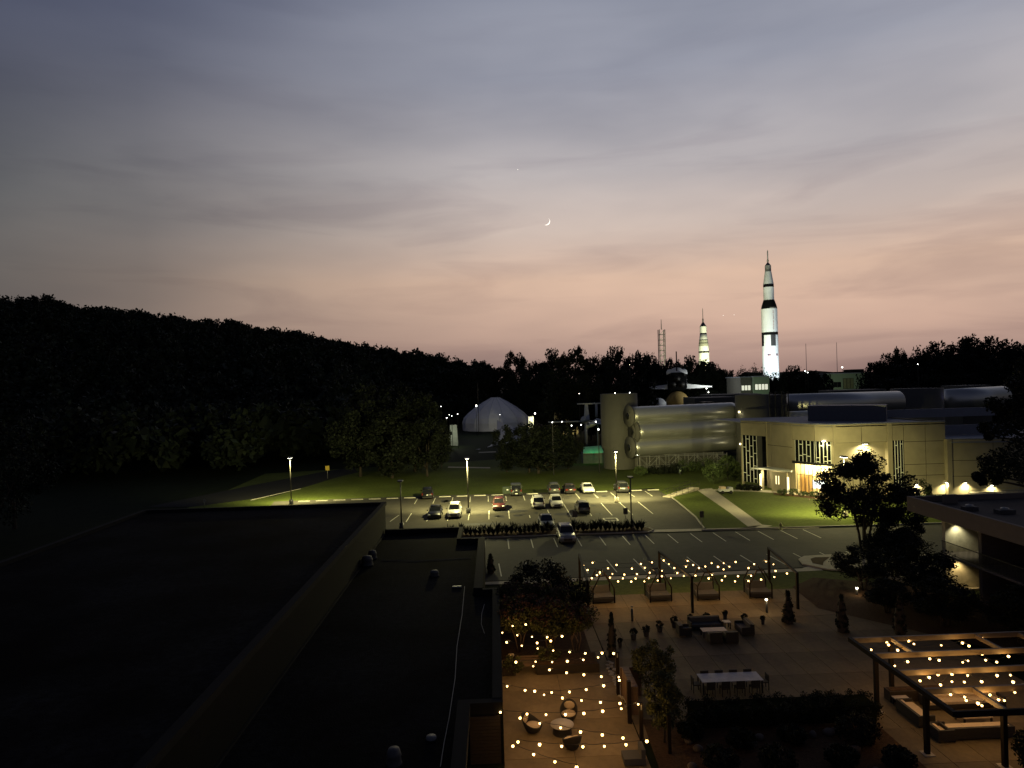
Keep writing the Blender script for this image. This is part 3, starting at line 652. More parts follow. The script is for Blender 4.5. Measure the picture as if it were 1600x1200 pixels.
for f in (.60, .69):
    A = lerp(E0, E1, f); MB().cbox(A[0] + nv.x * .06, A[1] + nv.y * .06, 1.2, .1, .1, 1.3, .6).build('wall_lamp', MATS['column_glow'], mu)
light('entrance_lamp', 'POINT', (E0[0] - .2, E0[1] - 1.0, 2.6), 160, (1, .88, .5), mu, .15)
light('entrance_lamp', 'POINT', (lerp(E0, E1, .3)[0] + .6, lerp(E0, E1, .3)[1] + .5, 2.6), 130, (1, .86, .5), mu, .15)
# wall lamps
def sconce(x, y, z, e, sz=.3, par=mu, col=(1, .86, .45), spot=115):
    MB().cbox(x, y, z, sz, .22, .16).build('wall_lamp', M_black, par); MB().cbox(x, y, z - .04, sz * .8, .16, .035).build('wall_lamp_lens', E_lamp, par)
    light('lamp', 'SPOT', (x, y - .16, z - .1), e, col, par, .12, (x, y + .12, z - 3), spot, .9)
fx = P(1354, 692, 98.3); sconce(fx.x, 98.75, 7.72, 2600, .9, spot=165)
for px, py, Y in ((1434, 757, 98.3), (1493, 757, 96.2), (1530, 759, 94.8), (1579, 764, 93.4)):
    A = P(px, py, Y); yy = 98.45 if px < 1480 else W0[1] + (A.x - W0[0]) / (W1[0] - W0[0]) * (W1[1] - W0[1]) - .16
    sconce(A.x, yy, A.z, 1500, .42, spot=140)
# bay head lamp
A = lerp(Q3, Q4, .45); light('lamp', 'SPOT', (A[0] - .05, A[1] - .5, 8.2), 420, (1, .88, .42), mu, .1, (A[0], A[1] + .1, 5), 150, .9)
MB().cbox(A[0], A[1] - .3, 8.25, .5, .15, .08).build('wall_lamp', E_lamp, mu)
# ramp with railings by the right wing
rp = thing('access_ramp', (76, 91, 0), 'pale concrete ramp with railings under the museum wall lamps', 'ramp')
MB().add([(67.5, 95.6, .5), (72, 90.6, .3), (90, 87, 1.0), (90, 92.9, 1.0), (68, 96.6, .6)], [(0, 1, 2, 3, 4)]).build('ramp_surface', M_conc, rp)
hr = MB()
for a, b in (((67.4, 95.4, .5), (90, 90.8, 1.0)), ((70, 92.6, .35), (90, 88.6, 1.0))):
    for h in (.5, .95): hr.tube([(a[0], a[1], a[2] + h), (b[0], b[1], b[2] + h)], .03, 5)
    for k in range(12): f = k / 11; x, y, z = [a[i] + (b[i] - a[i]) * f for i in range(3)]; hr.tube([(x, y, z), (x, y, z + .95)], .025, 5)
hr.build('railing', M_steel, rp)

# ---------------- stacked silver cylinders exhibit hall
cy = thing('exhibit_hall', (35, 140, 0), 'exhibit hall of three stacked silver cylinders beside a plain beige tower', 'building')
tx0, tx1 = P(943, 700, 139).x, P(1001, 700, 139).x; MB().lathe([((tx1 - tx0) / 2, 4.2), ((tx1 - tx0) / 2, 15.4), (0, 15.45)], (tx0 + tx1) / 2, 141.2, 0, 36).build('beige_tower', M_wallg, cy)
MB().lathe([((tx1 - tx0) / 2 - .35, 0), ((tx1 - tx0) / 2 - .35, 4.2)], (tx0 + tx1) / 2, 141.2, 0, 36).build('tower_base', M_wallg, cy)
CY = 133.0
zs_ = [P(1000, 650, CY).z, P(1008, 676, CY).z, P(1003, 701, CY).z]
for i, (px0, pyc, px1, pyc1, r) in enumerate(((988, 651, 1150, 643, 1.85), (996, 676, 1162, 667, 2.0), (990, 701, 1156, 690, 1.9))):
    A = P(px0, pyc, CY); B = P(px1, pyc1, CY + 7); r2 = r
    A = A + Vector((0, 2.2, 0)); B = B + Vector((0, 2.2, 0))
    mb = MB(); n = 26; mb.tube([A + (B - A) * (k / n) for k in range(n + 1)], [r2 * (1 if k % 2 else .985) for k in range(n + 1)], 30)
    mb.build('silver_cylinder', M_silver, cy)
    d = (B - A).normalized(); A2 = A - d * .45
    if i: mbp = MB(); w_ = Vector((0, 1, 0)) * 1.0 + Vector((0, 0, 0)); mbp.add([PA - w_ - d * .0, PA + w_, A2 + w_, A2 - w_, PA - w_ + d * .4, PA + w_ + d * .4, A2 + w_ + d * .4, A2 - w_ + d * .4], [(0, 1, 2, 3), (7, 6, 5, 4), (0, 4, 5, 1), (1, 5, 6, 2), (2, 6, 7, 3), (3, 7, 4, 0)]); mbp.build('end_plate_link', M_wallg, cy)
    PA = A2
    MB().tube([A2, A - d * .02], r2 + .30, 30).build('end_plate', M_wallg, cy)
    hp = MB(); hp.tube([A2 - d * .06, A2 + d * .01], r2 * .42, 20); hp.build('porthole', M_glass, cy)
    rg = MB(); rg.tube([A2 - d * .16, A2 + d * .0], r2 * .55, 20, True); 
    rg.build('porthole_ring', M_wallg, cy)
    MB().tube([A2 - d * .175, A2 - d * .155], r2 * .38, 20).build('porthole', M_glass, cy)
    MB().ball(B.x, B.y, B.z, 1.0, r2 * .97, r2 * .97, 20, 12).build('cylinder_end', M_silver, cy)
for lx in (35.0, 42.0):
    MB().cbox(lx, 128.6, 0, .35, .3, .25).build('ground_floodlight', M_black, cy); light('lamp', 'SPOT', (lx, 128.6, .35), 260, (1, .93, .5), cy, .15, (lx + 1, 135, 7), 110, .9)
tb = MB(); A = P(1003, 735, 133); xA, xB = 28.6, 46
for y in (134.2, 136.6):
    for k in range(10):
        x = xA + (xB - xA) * k / 9; tb.tube([(x, y, 0), (x, y, 3.2)], .07, 5)
        if k < 9:
            x2 = xA + (xB - xA) * (k + 1) / 9; tb.tube([(x, y, .9), (x2, y, 2.8)] if k % 2 else [(x, y, 2.8), (x2, y, .9)], .05, 4)
    tb.tube([(xA, y, 2.9), (xB, y, 2.9)], .08, 5); tb.tube([(xA, y, .9), (xB, y, .9)], .05, 5)
tb.build('support_truss', M_steel, cy)
MB().box(28.6, 47, 138.8, 139.2, 0, 2.9).build('base_wall', M_wallg, cy)
sconce(P(998, 716, 133).x, 134.1, 3.3, 60, .2, cy); 
for px, py in ((1155, 644), (1157, 694)):
    A = P(px, py, 137); MB().cbox(A.x, A.y, A.z - .1, .3, .3, .3).build('wall_lamp', E_warm, cy); light('lamp', 'POINT', (A.x - .2, A.y - .5, A.z), 25, (1, .9, .55), cy, .1)
# wing behind with more cylinders
bk = thing('museum_rear_hall', (60, 150, 0), 'rear museum hall with horizontal silver vaults and plain beige end towers', 'building')
def bx_px(px0, px1, ytop, Y, dep, z0, m, nm='hall_block'):
    a = P(px0, ytop, Y); b = P(px1, ytop, Y); MB().box(a.x, b.x, Y, Y + dep, z0, (a.z + b.z) / 2).build(nm, m, bk)
def drum_px(px0, px1, ytop, Y):
    a = P(px0, ytop, Y); b = P(px1, ytop, Y); R3 = (b.x - a.x) / 2; MB().lathe([(R3, 0), (R3, (a.z + b.z) / 2), (0, (a.z + b.z) / 2 + .05)], (a.x + b.x) / 2, Y + R3 * .35, 0, 36).build('drum_tower', M_wallg, bk)
drum_px(1153, 1205, 617, 137); bx_px(1203, 1229, 617, 140, 8, 0, M_wallg)
drum_px(1404, 1476, 607, 151); bx_px(1086, 1152, 621, 158, 10, 0, M_wallg); bx_px(1112, 1190, 616, 172, 10, 0, M_wallg)
bx_px(1302, 1385, 609, 172, 8, 0, M_wallg); bx_px(1503, 1549, 602, 165, 8, 0, M_wallg); bx_px(1100, 1116, 628, 152, 4, 0, M_glass)
tr = MB()
for y in (135.6,):
    X = [P(px, 640, y).x for px in (1203, 1212, 1222, 1232)]
    for x in X: tr.tube([(x, y, 8), (x, y, 15)], .11, 5)
    for i in range(3):
        for j in range(4): z = 8 + j * 1.75; tr.tube([(X[i], y, z), (X[i + 1], y, z + .87), (X[i], y, z + 1.75)], .07, 4)
tr.build('lattice_brace', M_black, bk)
for px0, px1, yc, Y, r in ((1230, 1404, 633, 146, 2.4), (1476, 1568, 626, 158, 2.7), (1230, 1300, 660, 140, 2.2)):
    A = P(px0, yc, Y); B = P(px1, yc - 5, Y); MB().tube([A, B], r, 30).build('silver_vault', M_silver, bk)
    MB().ball(B.x, B.y, B.z, .7, r * .99, r * .99, 18, 10).build('vault_end', M_silver, bk)
bp_ = P(1473, 630, 149.8); light('blue_lamp', 'SPOT', (bp_.x + .6, 146.6, 11.6), 90, (.35, .35, 1), bk, .1, (bp_.x - .8, 150, 14), 70, .9)
# far pale buildings with lit windows
def farb(px0, px1, yt, yb, Y, m, lab, wins, blocks=()):
    a = P(px0, yt, Y); b = P(px1, yt, Y); t = thing('far_building', ((a.x + b.x) / 2, Y + 6, 0), lab, 'building')
    MB().box(a.x, b.x, Y, Y + 14, -8, (a.z + b.z) / 2).build('walls', m, t)
    MB().box(a.x - .3, b.x + .3, Y - .3, Y + 14.3, (a.z + b.z) / 2 + .01, (a.z + b.z) / 2 + .35).build('roof', M_mroof, t)
    for (x0, x1, y0, y1, em) in wins:
        p = P(x0, y0, Y); q = P(x1, y1, Y); f = MB().box(p.x, q.x, Y - .15, Y - .02, q.z, p.z).build('window', M_black, t)
        n = max(1, int((x1 - x0) / 5)); w = (q.x - p.x) / n
        for k in range(n): MB().box(p.x + k * w + .12, p.x + (k + 1) * w - .12, Y - .2, Y - .16, q.z + .12, p.z - .12).build('pane', em, f)
    for (x0, x1, y0, mm) in blocks:
        p = P(x0, y0, Y); q = P(x1, y0, Y); MB().box(p.x, q.x, Y + 1, Y + 8, a.z, p.z).build('roof_block', mm, t)
    return t
E_win = mat('lit_window', (.8, .8, .7), emit=(.95, .95, .75), es=.65)
M_greenw = mat('pale_green_wall', (.17, .22, .15), .85, var=.1)
farb(1157, 1176, 590, 620, 232, mat('dim_beige_wall', (.10, .095, .08), .85), 'dim grey building with a band of lit windows left of the large rocket', [(1158, 1173, 602, 610, E_win)])
t = farb(1177, 1202, 589, 620, 230, M_greenw, 'pale green building with lit windows directly below the large rocket', [(1179, 1200, 600, 609, E_win)])
light('yard_lamp', 'SPOT', (P(1190, 600, 218).x, 218, 14), 1500, (.85, 1, .7), t, .3, (P(1190, 600, 230).x, 230, 13), 120, .8)
t = farb(1288, 1358, 584, 615, 262, M_greenw, 'long pale green building right of the large rocket with a dark window', [(1302, 1314, 597, 605, M_glass), (1317, 1334, 591, 607, mat('olive_panel', (.12, .12, .06), .8))], [(1334, 1352, 577, M_rblk), (1306, 1340, 581, M_rblk)])
light('yard_lamp', 'SPOT', (P(1325, 600, 248).x, 246, 14), 1800, (.9, 1, .7), t, .3, (P(1325, 600, 262).x, 262, 14), 130, .8)
# far hills on the horizon
hb = MB(); hp = [(P(1200 + k * 40, 579 + 2 * math.sin(k * 1.7), 1600)) for k in range(12)]
for k in range(11): a, b = hp[k], hp[k + 1]; hb.add([(a.x, 1600, -12), (b.x, 1600, -12), (b.x, 1750, b.z), (a.x, 1750, a.z), (b.x, 1950, -12), (a.x, 1950, -12)], [(0, 1, 2, 3), (3, 2, 4, 5)], True)
struct('hills', hb, M_field)

# ================================================================== ROCKETS
RB = hground(170, 447) 
def rocket(name, px, Y, base, segs, lab, n=28, R0=0.0):
    x = P(px, 500, Y).x; t = thing(name, (x, Y, base), lab, 'rocket')
    for nm, prof, m in segs: MB().lathe(prof, n=n).build(nm, m, t, False)
    return t, x
b0 = -10.0
def zz(y): return 18 - (y - 589) * 447 / FPX - b0
seg = [('first_stage', [(0, 0), (5.1, 0), (5.1, zz(523.3))], M_rock), ('black_band', [(5.1, zz(523.3)), (5.13, zz(523.2)), (5.13, zz(519.1)), (5.05, zz(519))], M_rblk),
       ('second_stage', [(5.05, zz(519)), (5.05, zz(482))], M_rock), ('interstage', [(5.05, zz(482)), (4.7, zz(477)), (3.45, zz(468))], M_rblk),
       ('third_stage', [(3.45, zz(468)), (3.3, zz(467)), (3.3, zz(447.6))], M_rock), ('black_band', [(3.33, zz(447.6)), (3.33, zz(443))], M_rblk),
       ('adapter_cone', [(3.3, zz(443)), (2.05, zz(423))], M_rock), ('service_module', [(2.05, zz(423)), (1.97, zz(422.8)), (1.97, zz(413.5))], mat('module_grey', (.34, .34, .32), .5, var=.3, scale=1.2)),
       ('command_capsule', [(1.97, zz(413.5)), (.35, zz(408))], mat('capsule_grey', (.16, .16, .16), .5)),
       ('escape_tower', [(.3, zz(408)), (.75, zz(406)), (.42, zz(404)), (.38, zz(402)), (.38, zz(391)), (.0, zz(388))], mat('tower_grey', (.42, .40, .38), .5))]
sv, svx = rocket('large_rocket', 1202.2, 447, b0, seg, 'tall white and black moon rocket floodlit against the dusk sky')
for k in range(4):
    a0 = PI * 1.5 + k * PI / 2 - .33 + .05; MB().lathe([(5.16, zz(540.5)), (5.16, zz(523.4))], n=6, a0=a0, a1=a0 + .66).build('black_panel', M_rblk if k else mat('panel_grey', (.05, .05, .055), .6), sv, False)
    a1 = PI * 1.5 + PI / 4 + k * PI / 2 + .5
for k in (-1, 1):
    a = PI * 1.5 + k * .55; f = MB().lathe([(5.16, zz(556.2)), (5.16, zz(553))], n=5, a0=a - .18, a1=a + .22).build('flag', mat('flag_stripes', (.40, .25, .26), .6), sv, False)
    MB().lathe([(5.19, zz(554.6)), (5.19, zz(553))], n=3, a0=a - .18, a1=a - .02).build('flag_canton', mat('flag_blue', (.03, .04, .14), .6), f, False)
MB().lathe([(4.95, zz(482)), (4.2, zz(474.5))], n=8, a0=PI * 1.5 - .3, a1=PI * 1.5 + .75).build('interstage_panel', MATS['module_grey'], sv, False).scale = (1.03, 1.03, 1)
def text_mesh(s, size, name, m, parent, loc, rot, ext=.02):
    c = bpy.data.curves.new(name, 'FONT'); c.body = s; c.size = size; c.extrude = ext; c.align_x = 'CENTER'; c.align_y = 'CENTER'; c.space_line = .95
    o = bpy.data.objects.new(name + '_src', c); COL.objects.link(o); dg = bpy.context.evaluated_depsgraph_get(); me = bpy.data.meshes.new_from_object(o.evaluated_get(dg))
    bpy.data.objects.remove(o); me.materials.clear(); me.materials.append(m)
    r = bpy.data.objects.new(name, me); COL.objects.link(r); r.parent = parent; r.location = loc; r.rotation_euler = rot; return r
text_mesh('\n'.join('UNITED STATES'), 1.0, 'lettering', mat('red_letters', (.35, .05, .04), .6), sv, (.6, -5.06, zz(500)), (PI / 2, 0, .1))
for dx in (-4, 4): MB().prism([(dx * 1.2, -1), (dx * 2.2, -1), (dx * 2.2, 1), (dx * 1.2, 1)], 0, 5).build('tail_fin', M_rock, sv, False)
for px in (1196, 1210): pass
def flood(x, y, z, tx, ty, tz, e, col, par, spot=50):
    MB().cbox(x, y, z - .5, .8, .6, .5).build('floodlight', M_black, par); light('floodlight_lamp', 'SPOT', (x, y, z), e, col, par, .6, (tx, ty, tz), spot, .8)
flood(svx - 22, 425, -9, svx, 447, 22, 36000, (.80, .97, 1), sv, 90); flood(svx + 24, 427, -9, svx, 447, 26, 34000, (.80, .97, 1), sv, 90)
flood(svx - 6, 408, -9, svx, 447, 55, 300000, (.88, 1, 1), sv, 60); flood(svx + 3, 437, -9, svx, 447, 2, 5000, (.84, .97, 1), sv, 120)
b1 = -9.0
def z1(y): return 18 - (y - 592) * 430 / FPX - b1
seg = [('first_stage', [(0, 0), (3.2, 0), (3.2, z1(551.5))], M_rock), ('black_band', [(3.22, z1(551.5)), (3.22, z1(549))], M_rblk), ('first_stage_top', [(3.18, z1(549)), (3.1, z1(541))], M_rock),
       ('grey_band', [(3.1, z1(541)), (2.6, z1(531))], mat('grey_band', (.42, .42, .36), .6)), ('second_stage', [(2.6, z1(531)), (2.15, z1(522)), (2.1, z1(521.9))], M_rock), ('black_band', [(2.13, z1(522)), (2.13, z1(520.4))], M_rblk),
       ('upper_stage', [(2.08, z1(520.4)), (2.05, z1(510))], M_rock), ('nose_cone', [(2.1, z1(510)), (.7, z1(504)), (.3, z1(503))], mat('cone_grey', (.10, .11, .11), .5)),
       ('escape_tower', [(.5, z1(503)), (.45, z1(498)), (.2, z1(497)), (.17, z1(483)), (0, z1(480))], MATS['capsule_grey'])]
si, six = rocket('small_rocket', 1098.3, 430, b1, seg, 'smaller yellow-lit rocket standing behind the dark trees')
for y, m in ((531, M_rblk), (536, M_rblk)): MB().lathe([(2.72 + (y - 531) * .05, z1(y + .7)), (2.72 + (y - 531) * .05, z1(y))], n=24).build('thin_band', m, si, False)
flood(six - 14, 396, -8, six, 430, 26, 330000, (1, 1, .55), si, 70); flood(six + 14, 396, -8, six, 430, 36, 330000, (1, 1, .6), si, 100)
# lattice mast, antenna poles
mx = P(1033, 500, 420).x; lm = thing('lattice_mast', (mx, 420, -9), 'thin open lattice tower with a spike left of the small rocket', 'mast')
lb = MB(); hz_ = P(1033, 515, 420).z + 9
for ux, uy in ((-1.7, -1.7), (1.7, -1.7), (1.7, 1.7), (-1.7, 1.7)): lb.tube([(ux, uy, 0), (ux, uy, hz_)], .28, 5)
for k in range(14):
    z = 12 + k * (hz_ - 12) / 14; lb.box(-1.8, 1.8, -1.8, 1.8, z, z + .25); lb.tube([(-1.7, -1.7, z), (1.7, -1.7, z + 2.6)], .12, 4)
lb.build('lattice', M_steel, lm, False); MB().tube([(0, 0, hz_), (0, 0, P(1033, 499, 420).z + 9)], [.3, .15], 5).build('spike', M_steel, lm, False)
for px, yt, lab in ((1259, 537, 'thin antenna pole just right of the large rocket'), (1307, 535, 'thin antenna pole farther right of the large rocket')):
    p = P(px, yt, 330); tag(MB().tube([(p.x, 330, -9), (p.x, 330, p.z)], [.22, .10], 6).build('antenna_pole', M_steel), lab, 'pole')

# ================================================================== SHUTTLE on its tank
shx = P(1058, 600, 244).x; sh = thing('space_shuttle', (shx, 244, 0), 'white space shuttle seen from behind on its orange tank above the hall', 'space shuttle')
def loft(mb, stations, smoothf=True):
    n = len(stations[0][1]); vs = []; fs = []
    for y, pts in stations: vs += [(x, y, z) for x, z in pts]
    for i in range(len(stations) - 1):
        for k in range(n): b = (k + 1) % n; fs.append((i * n + k, (i + 1) * n + k, (i + 1) * n + b, i * n + b))
    fs += [tuple(range(n)), tuple(range((len(stations) - 1) * n, len(stations) * n))[::-1]]
    mb.add(vs, fs, smoothf); return mb
def fus(w, zb, zt, n=9):
    pts = [(-w, zb), (w, zb)]
    pts += [(w * math.cos(PI * k / (n - 1)), zb + (zt - zb) * (.45 + .55 * math.sin(PI * k / (n - 1)))) for k in range(n)]
    return pts
zc0 = P(1058, 604, 244).z
loft(MB(), [(0, fus(3.5, zc0 - .8, zc0 + 7.0)), (1.5, fus(3.5, zc0 - .8, zc0 + 6.8)), (6, fus(2.9, zc0 - .8, zc0 + 5.0)), (24, fus(2.7, zc0 - .8, zc0 + 4.8)), (29, fus(2.2, zc0 - .4, zc0 + 3.8)), (33, fus(.5, zc0 + .4, zc0 + 1.6))]).build('fuselage', M_white, sh, False)
loft(MB(), [(-.5, [(-3.1, zc0 - 1.2), (3.1, zc0 - 1.2), (3.4, zc0 + 4.2), (1.8, zc0 + 4.9), (-1.8, zc0 + 4.9), (-3.4, zc0 + 4.2)]), (-.02, [(-3.3, zc0 - 1.2), (3.3, zc0 - 1.2), (3.6, zc0 + 4.3), (1.8, zc0 + 5.1), (-1.8, zc0 + 5.1), (-3.6, zc0 + 4.3)])], False).build('aft_bulkhead', M_rblk, sh, False)
eng = MB()
for x, z in ((0, 3.1), (-1.5, 1.0), (1.5, 1.0)): eng.tube([(x, -.4, zc0 + z), (x, -1.6, zc0 + z - .1), (x, -3.0, zc0 + z - .3)], [.45, .85, 1.15], 14)
for x in (-2.5, 2.5): eng.tube([(x, -.4, zc0 + 4.3), (x, -1.3, zc0 + 4.2)], [.3, .55], 10)
eng.build('engine_nozzles', mat('nozzle_dark', (.025, .022, .02), .5, metal=.5), sh, False)
for s in (-1, 1):
    w = MB(); w.add([(s * 3.1, 0, zc0 - .9), (s * 3.1, 18, zc0 - .9), (s * 12, 2.5, zc0 - .4), (s * 12, 0, zc0 - .5), (s * 3.1, 0, zc0 + .9), (s * 3.1, 18, zc0 - .2), (s * 12, 2.5, zc0 - .15), (s * 12, 0, zc0 - .1)],
          [(0, 1, 2, 3), (4, 7, 6, 5), (0, 3, 7, 4), (1, 5, 6, 2), (2, 6, 7, 3), (0, 4, 5, 1)]); w.build('wing', M_white, sh, False)
    MB().tube([(s * 2.4, 0, zc0 + 5.0), (s * 2.4, 6, zc0 + 4.7), (s * 2.0, 10, zc0 + 4.0)], [1.35, 1.3, .3], 12).build('engine_pod', M_white, sh, False)
MB().add([(-.22, 0, zc0 + 5.6), (.22, 0, zc0 + 5.6), (.1, 7.5, zc0 + 5.2), (-.1, 7.5, zc0 + 5.2), (-.2, -1.2, zc0 + 12.6), (.2, -1.2, zc0 + 12.6), (.08, 1.8, zc0 + 12.4), (-.08, 1.8, zc0 + 12.4)],
         [(0, 1, 2, 3), (4, 5, 6, 7), (0, 1, 5, 4), (1, 2, 6, 5), (2, 3, 7, 6), (3, 0, 4, 7)]).build('tail_fin', M_rblk, sh, False)
MB().tube([(0, -6, zc0 - 6), (0, -5.2, zc0 - 6), (0, -2.5, zc0 - 6), (0, 36, zc0 - 6), (0, 42, zc0 - 6)], [.6, 2.6, 4.2, 4.2, .5], 26).build('fuel_tank', M_orange, sh, False)
for s in (-1, 1): MB().tube([(s * 6.4, -5.5, zc0 - 6.4), (s * 6.4, -3.8, zc0 - 6.4), (s * 6.4, 34, zc0 - 6.4), (s * 6.4, 38, zc0 - 6.4)], [2.6, 1.85, 1.85, .3], 18).build('booster', M_white, sh, False)
pil = MB(); pil.box(-2, 2, 4, 6, 0, zc0 - 9.9); pil.box(-2, 2, 26, 28, 0, zc0 - 9.9); pil.build('support_pier', M_wallg, sh, False)

sh.rotation_euler.z = -math.radians(15.2)
# ================================================================== TENT, SAIL, BANNER, AIRCRAFT
TY = 262.0
tp = P(774, 622, TY); tl = P(720, 671, TY); trr = P(829, 660, TY)
tn = thing('dome_tent', (tp.x, TY + 12, 0), 'large pale domed fabric tent on the grass beyond the car park', 'tent')
R_ = (trr.x - tl.x) / 2; Ht = tp.z - 1.0; mb = MB(); n = 14; ns = 7; zb = tl.z
def tr_(t): return R_ * (1 - t ** 2.2 * .0) * math.cos(t * PI / 2) ** .72
prof = [(R_ * .99, 0), (R_, .16), (R_ * .95, .32), (R_ * .84, .46), (R_ * .62, .66), (R_ * .36, .85), (R_ * .12, 1.0), (0, 1.0)]
vs = []; fs = []
for r, t in prof:
    for k in range(n * 3): a = 2 * PI * k / (n * 3); q = 1 - .035 * (k % 3 != 0); vs.append((r * q * math.cos(a), r * q * .85 * math.sin(a), zb + (tp.z - zb) * t))
for i in range(len(prof) - 1):
    for k in range(n * 3): b = (k + 1) % (n * 3); fs.append((i * n * 3 + k, i * n * 3 + b, (i + 1) * n * 3 + b, (i + 1) * n * 3 + k))
mb.add(vs, fs, False); mb.build('canopy', M_tent, tn, False)
rb = MB()
for k in range(n):
    a = 2 * PI * k / n; rb.tube([(r * 1.005 * math.cos(a), r * 1.005 * .85 * math.sin(a), zb + (tp.z - zb) * t + .03) for r, t in prof[:-1]], .09, 5)
rb.build('canopy_seams', mat('seam_grey', (.46, .47, .54), .6), tn, False)
MB().lathe([(R_ * 1.0, -.6), (R_ * 1.0, zb + .1)], n=30).build('skirt', M_tent, tn, False).scale = (1, .85, 1)
# sail canopy in front of the tent
sa, sb_, sc_, sd_ = P(777, 657, 215), P(744, 702, 190), P(834, 668, 225), P(800, 690, 205)
sl = thing('shade_sail', (sa.x, 205, 0), 'pale curved shade sail sweeping down in front of the tent', 'canopy'); mb = MB(); N = 8; vs = []
for i in range(N + 1):
    for j in range(N + 1):
        u, v = i / N, j / N; L_ = sa.lerp(sb_, u); R2 = sc_.lerp(sd_, u); p = L_.lerp(R2, v)
        p = p + Vector((0, 0, -2.6 * math.sin(PI * u) * (1 - .5 * v) - 1.0 * math.sin(PI * v))); p.x += 1.6 * math.sin(PI * u) * (1 - v); vs.append(p)
mb.add(vs, [(i * (N + 1) + j, i * (N + 1) + j + 1, (i + 1) * (N + 1) + j + 1, (i + 1) * (N + 1) + j) for i in range(N) for j in range(N)], True); mb.build('sail', M_tent, sl)
mb = MB(); mb.tube([(sa.x, sa.y, 0), tuple(sa)], .15, 6); mb.tube([(sc_.x, sc_.y, 0), tuple(sc_)], .15, 6); mb.tube([(sb_.x, sb_.y, 0), tuple(sb_)], .1, 6); mb.build('sail_mast', M_steel, sl)
ba, bb = P(701, 664, 205), P(716, 693, 205)
bn = thing('banner_panel', (ba.x + 1.3, 205, 0), 'pale upright panel with a dark patch beside the tent', 'sign')
MB().add([(ba.x, 205, 0), (bb.x, 205, 0), (bb.x - .3, 205, ba.z), (ba.x + .3, 205, ba.z), (ba.x, 205.4, 0), (bb.x, 205.4, 0), (bb.x - .3, 205.4, ba.z), (ba.x + .3, 205.4, ba.z)], [(0, 1, 2, 3), (7, 6, 5, 4), (0, 4, 5, 1), (1, 5, 6, 2), (2, 6, 7, 3), (3, 7, 4, 0)]).build('panel', mat('banner_grey', (.22, .22, .24), .7), bn)
c = P(705, 677, 204.9); MB().box(c.x - .4, c.x + .4, 204.85, 204.98, c.z - .5, c.z + .5).build('dark_patch', M_rblk, bn)
# aircraft behind the beige tower
ax = P(918, 650, 190); ac = thing('display_aircraft', (ax.x, 190, 0), 'pale grey display aircraft with a tall T-tail left of the beige tower', 'aircraft')
M_ac = mat('aircraft_grey', (.42, .43, .44), .5, var=.05); zt = ax.z
MB().tube([(0, 0, zt - 1), (0, 6, zt - 1.4), (2, 18, zt - 2), (3, 22, zt - 2.2)], [.5, 1.2, 1.2, .3], 12).build('fuselage', M_ac, ac, False)
MB().add([(-.5, 0, zt - 1), (.6, 0, zt - 1), (.5, 2.4, zt + 3.2), (-.3, 2.4, zt + 3.2), (-.5, 4, zt - 1), (.6, 4, zt - 1), (.4, 4, zt + 3.2), (-.2, 4, zt + 3.2)], [(0, 1, 2, 3), (4, 5, 6, 7), (0, 3, 7, 4), (1, 5, 6, 2), (2, 6, 7, 3), (0, 4, 5, 1)]).build('tail_fin', M_ac, ac, False)
MB().box(-2.4, 6.5, 2.2, 3.6, zt + 3.2, zt + 3.5).build('tailplane', M_ac, ac, False)
MB().box(-10.5, 1, 5, 6.8, zt - 1.9, zt - 1.6).build('wing', M_ac, ac, False); MB().box(1, 10.5, 5, 6.8, zt - 1.9, zt - 1.6).build('wing', M_ac, ac, False)
st_ = MB(); st_.tube([(0, 3, 0), (0, 3, zt - 1.4)], .3, 6); st_.tube([(1, 12, 0), (1, 12, zt - 2)], .3, 6); st_.build('stand', M_ac, ac, False)
MB().tube([(2.8, 2, zt - .5), (2.9, 2.5, zt + 3.2)], .35, 8).build('strut', M_ac, ac, False)
jx = P(928, 655, 165); t = thing('display_jet', (jx.x, 165, 0), 'small jet parked nose-down beside the beige tower', 'aircraft')
MB().tube([(-2, 0, jx.z - 2), (1, 1, jx.z - .6), (4, 2, jx.z - 1.2)], [.3, .8, .4], 10).build('fuselage', M_ac, t, False); MB().box(-1, 3, -2.5, 4, jx.z - 1.1, jx.z - .95).build('wing', M_ac, t, False)
MB().tube([(1, 1, 0), (1, 1, jx.z - .9)], .15, 6).build('stand', M_ac, t, False)
# green-lit booth left of the tower, path strips and a lit wall far behind
gx = P(912, 700, 150); gb = thing('green_lit_booth', (gx.x + 2, 150, 0), 'low pavilion with a green-lit roof left of the beige tower', 'pavilion')
a, b = P(911, 708, 150), P(944, 727, 150); MB().box(a.x, b.x, 150, 153, 0, a.z).build('walls', mat('booth_grey', (.10, .11, .10), .8), gb)
c = P(943, 696, 154); MB().add([(a.x, 149.7, a.z), (b.x, 149.7, a.z), (b.x, 154, c.z), (a.x + .6, 154, c.z - .2), (a.x, 149.7, a.z - .1), (b.x, 149.7, a.z - .1), (b.x, 154, c.z - .3), (a.x + .6, 154, c.z - .4)], [(0, 1, 2, 3), (7, 6, 5, 4), (0, 4, 5, 1), (1, 5, 6, 2), (2, 6, 7, 3), (3, 7, 4, 0)]).build('roof', mat('booth_roof', (.22, .36, .26), .7), gb)
light('green_lamp', 'AREA', ((a.x + b.x) / 2, 148.5, c.z + 1.2), 60, (.15, 1, .4), gb, 1.5, ((a.x + b.x) / 2, 152, a.z))
for p0, p1, w in (((880, 659), (924, 659), 1.6), ((893, 665), (922, 664), 1.5), ((700, 730), (766, 731), 1.0), ((748, 707), (775, 706), 1.2), ((872, 655), (884, 652), 1.2)):
    A, B = G(*p0), G(*p1); sheet('path', [(A.x, A.y - w), (B.x, B.y - w), (B.x, B.y + w), (A.x, A.y + w)], .02, M_conc)
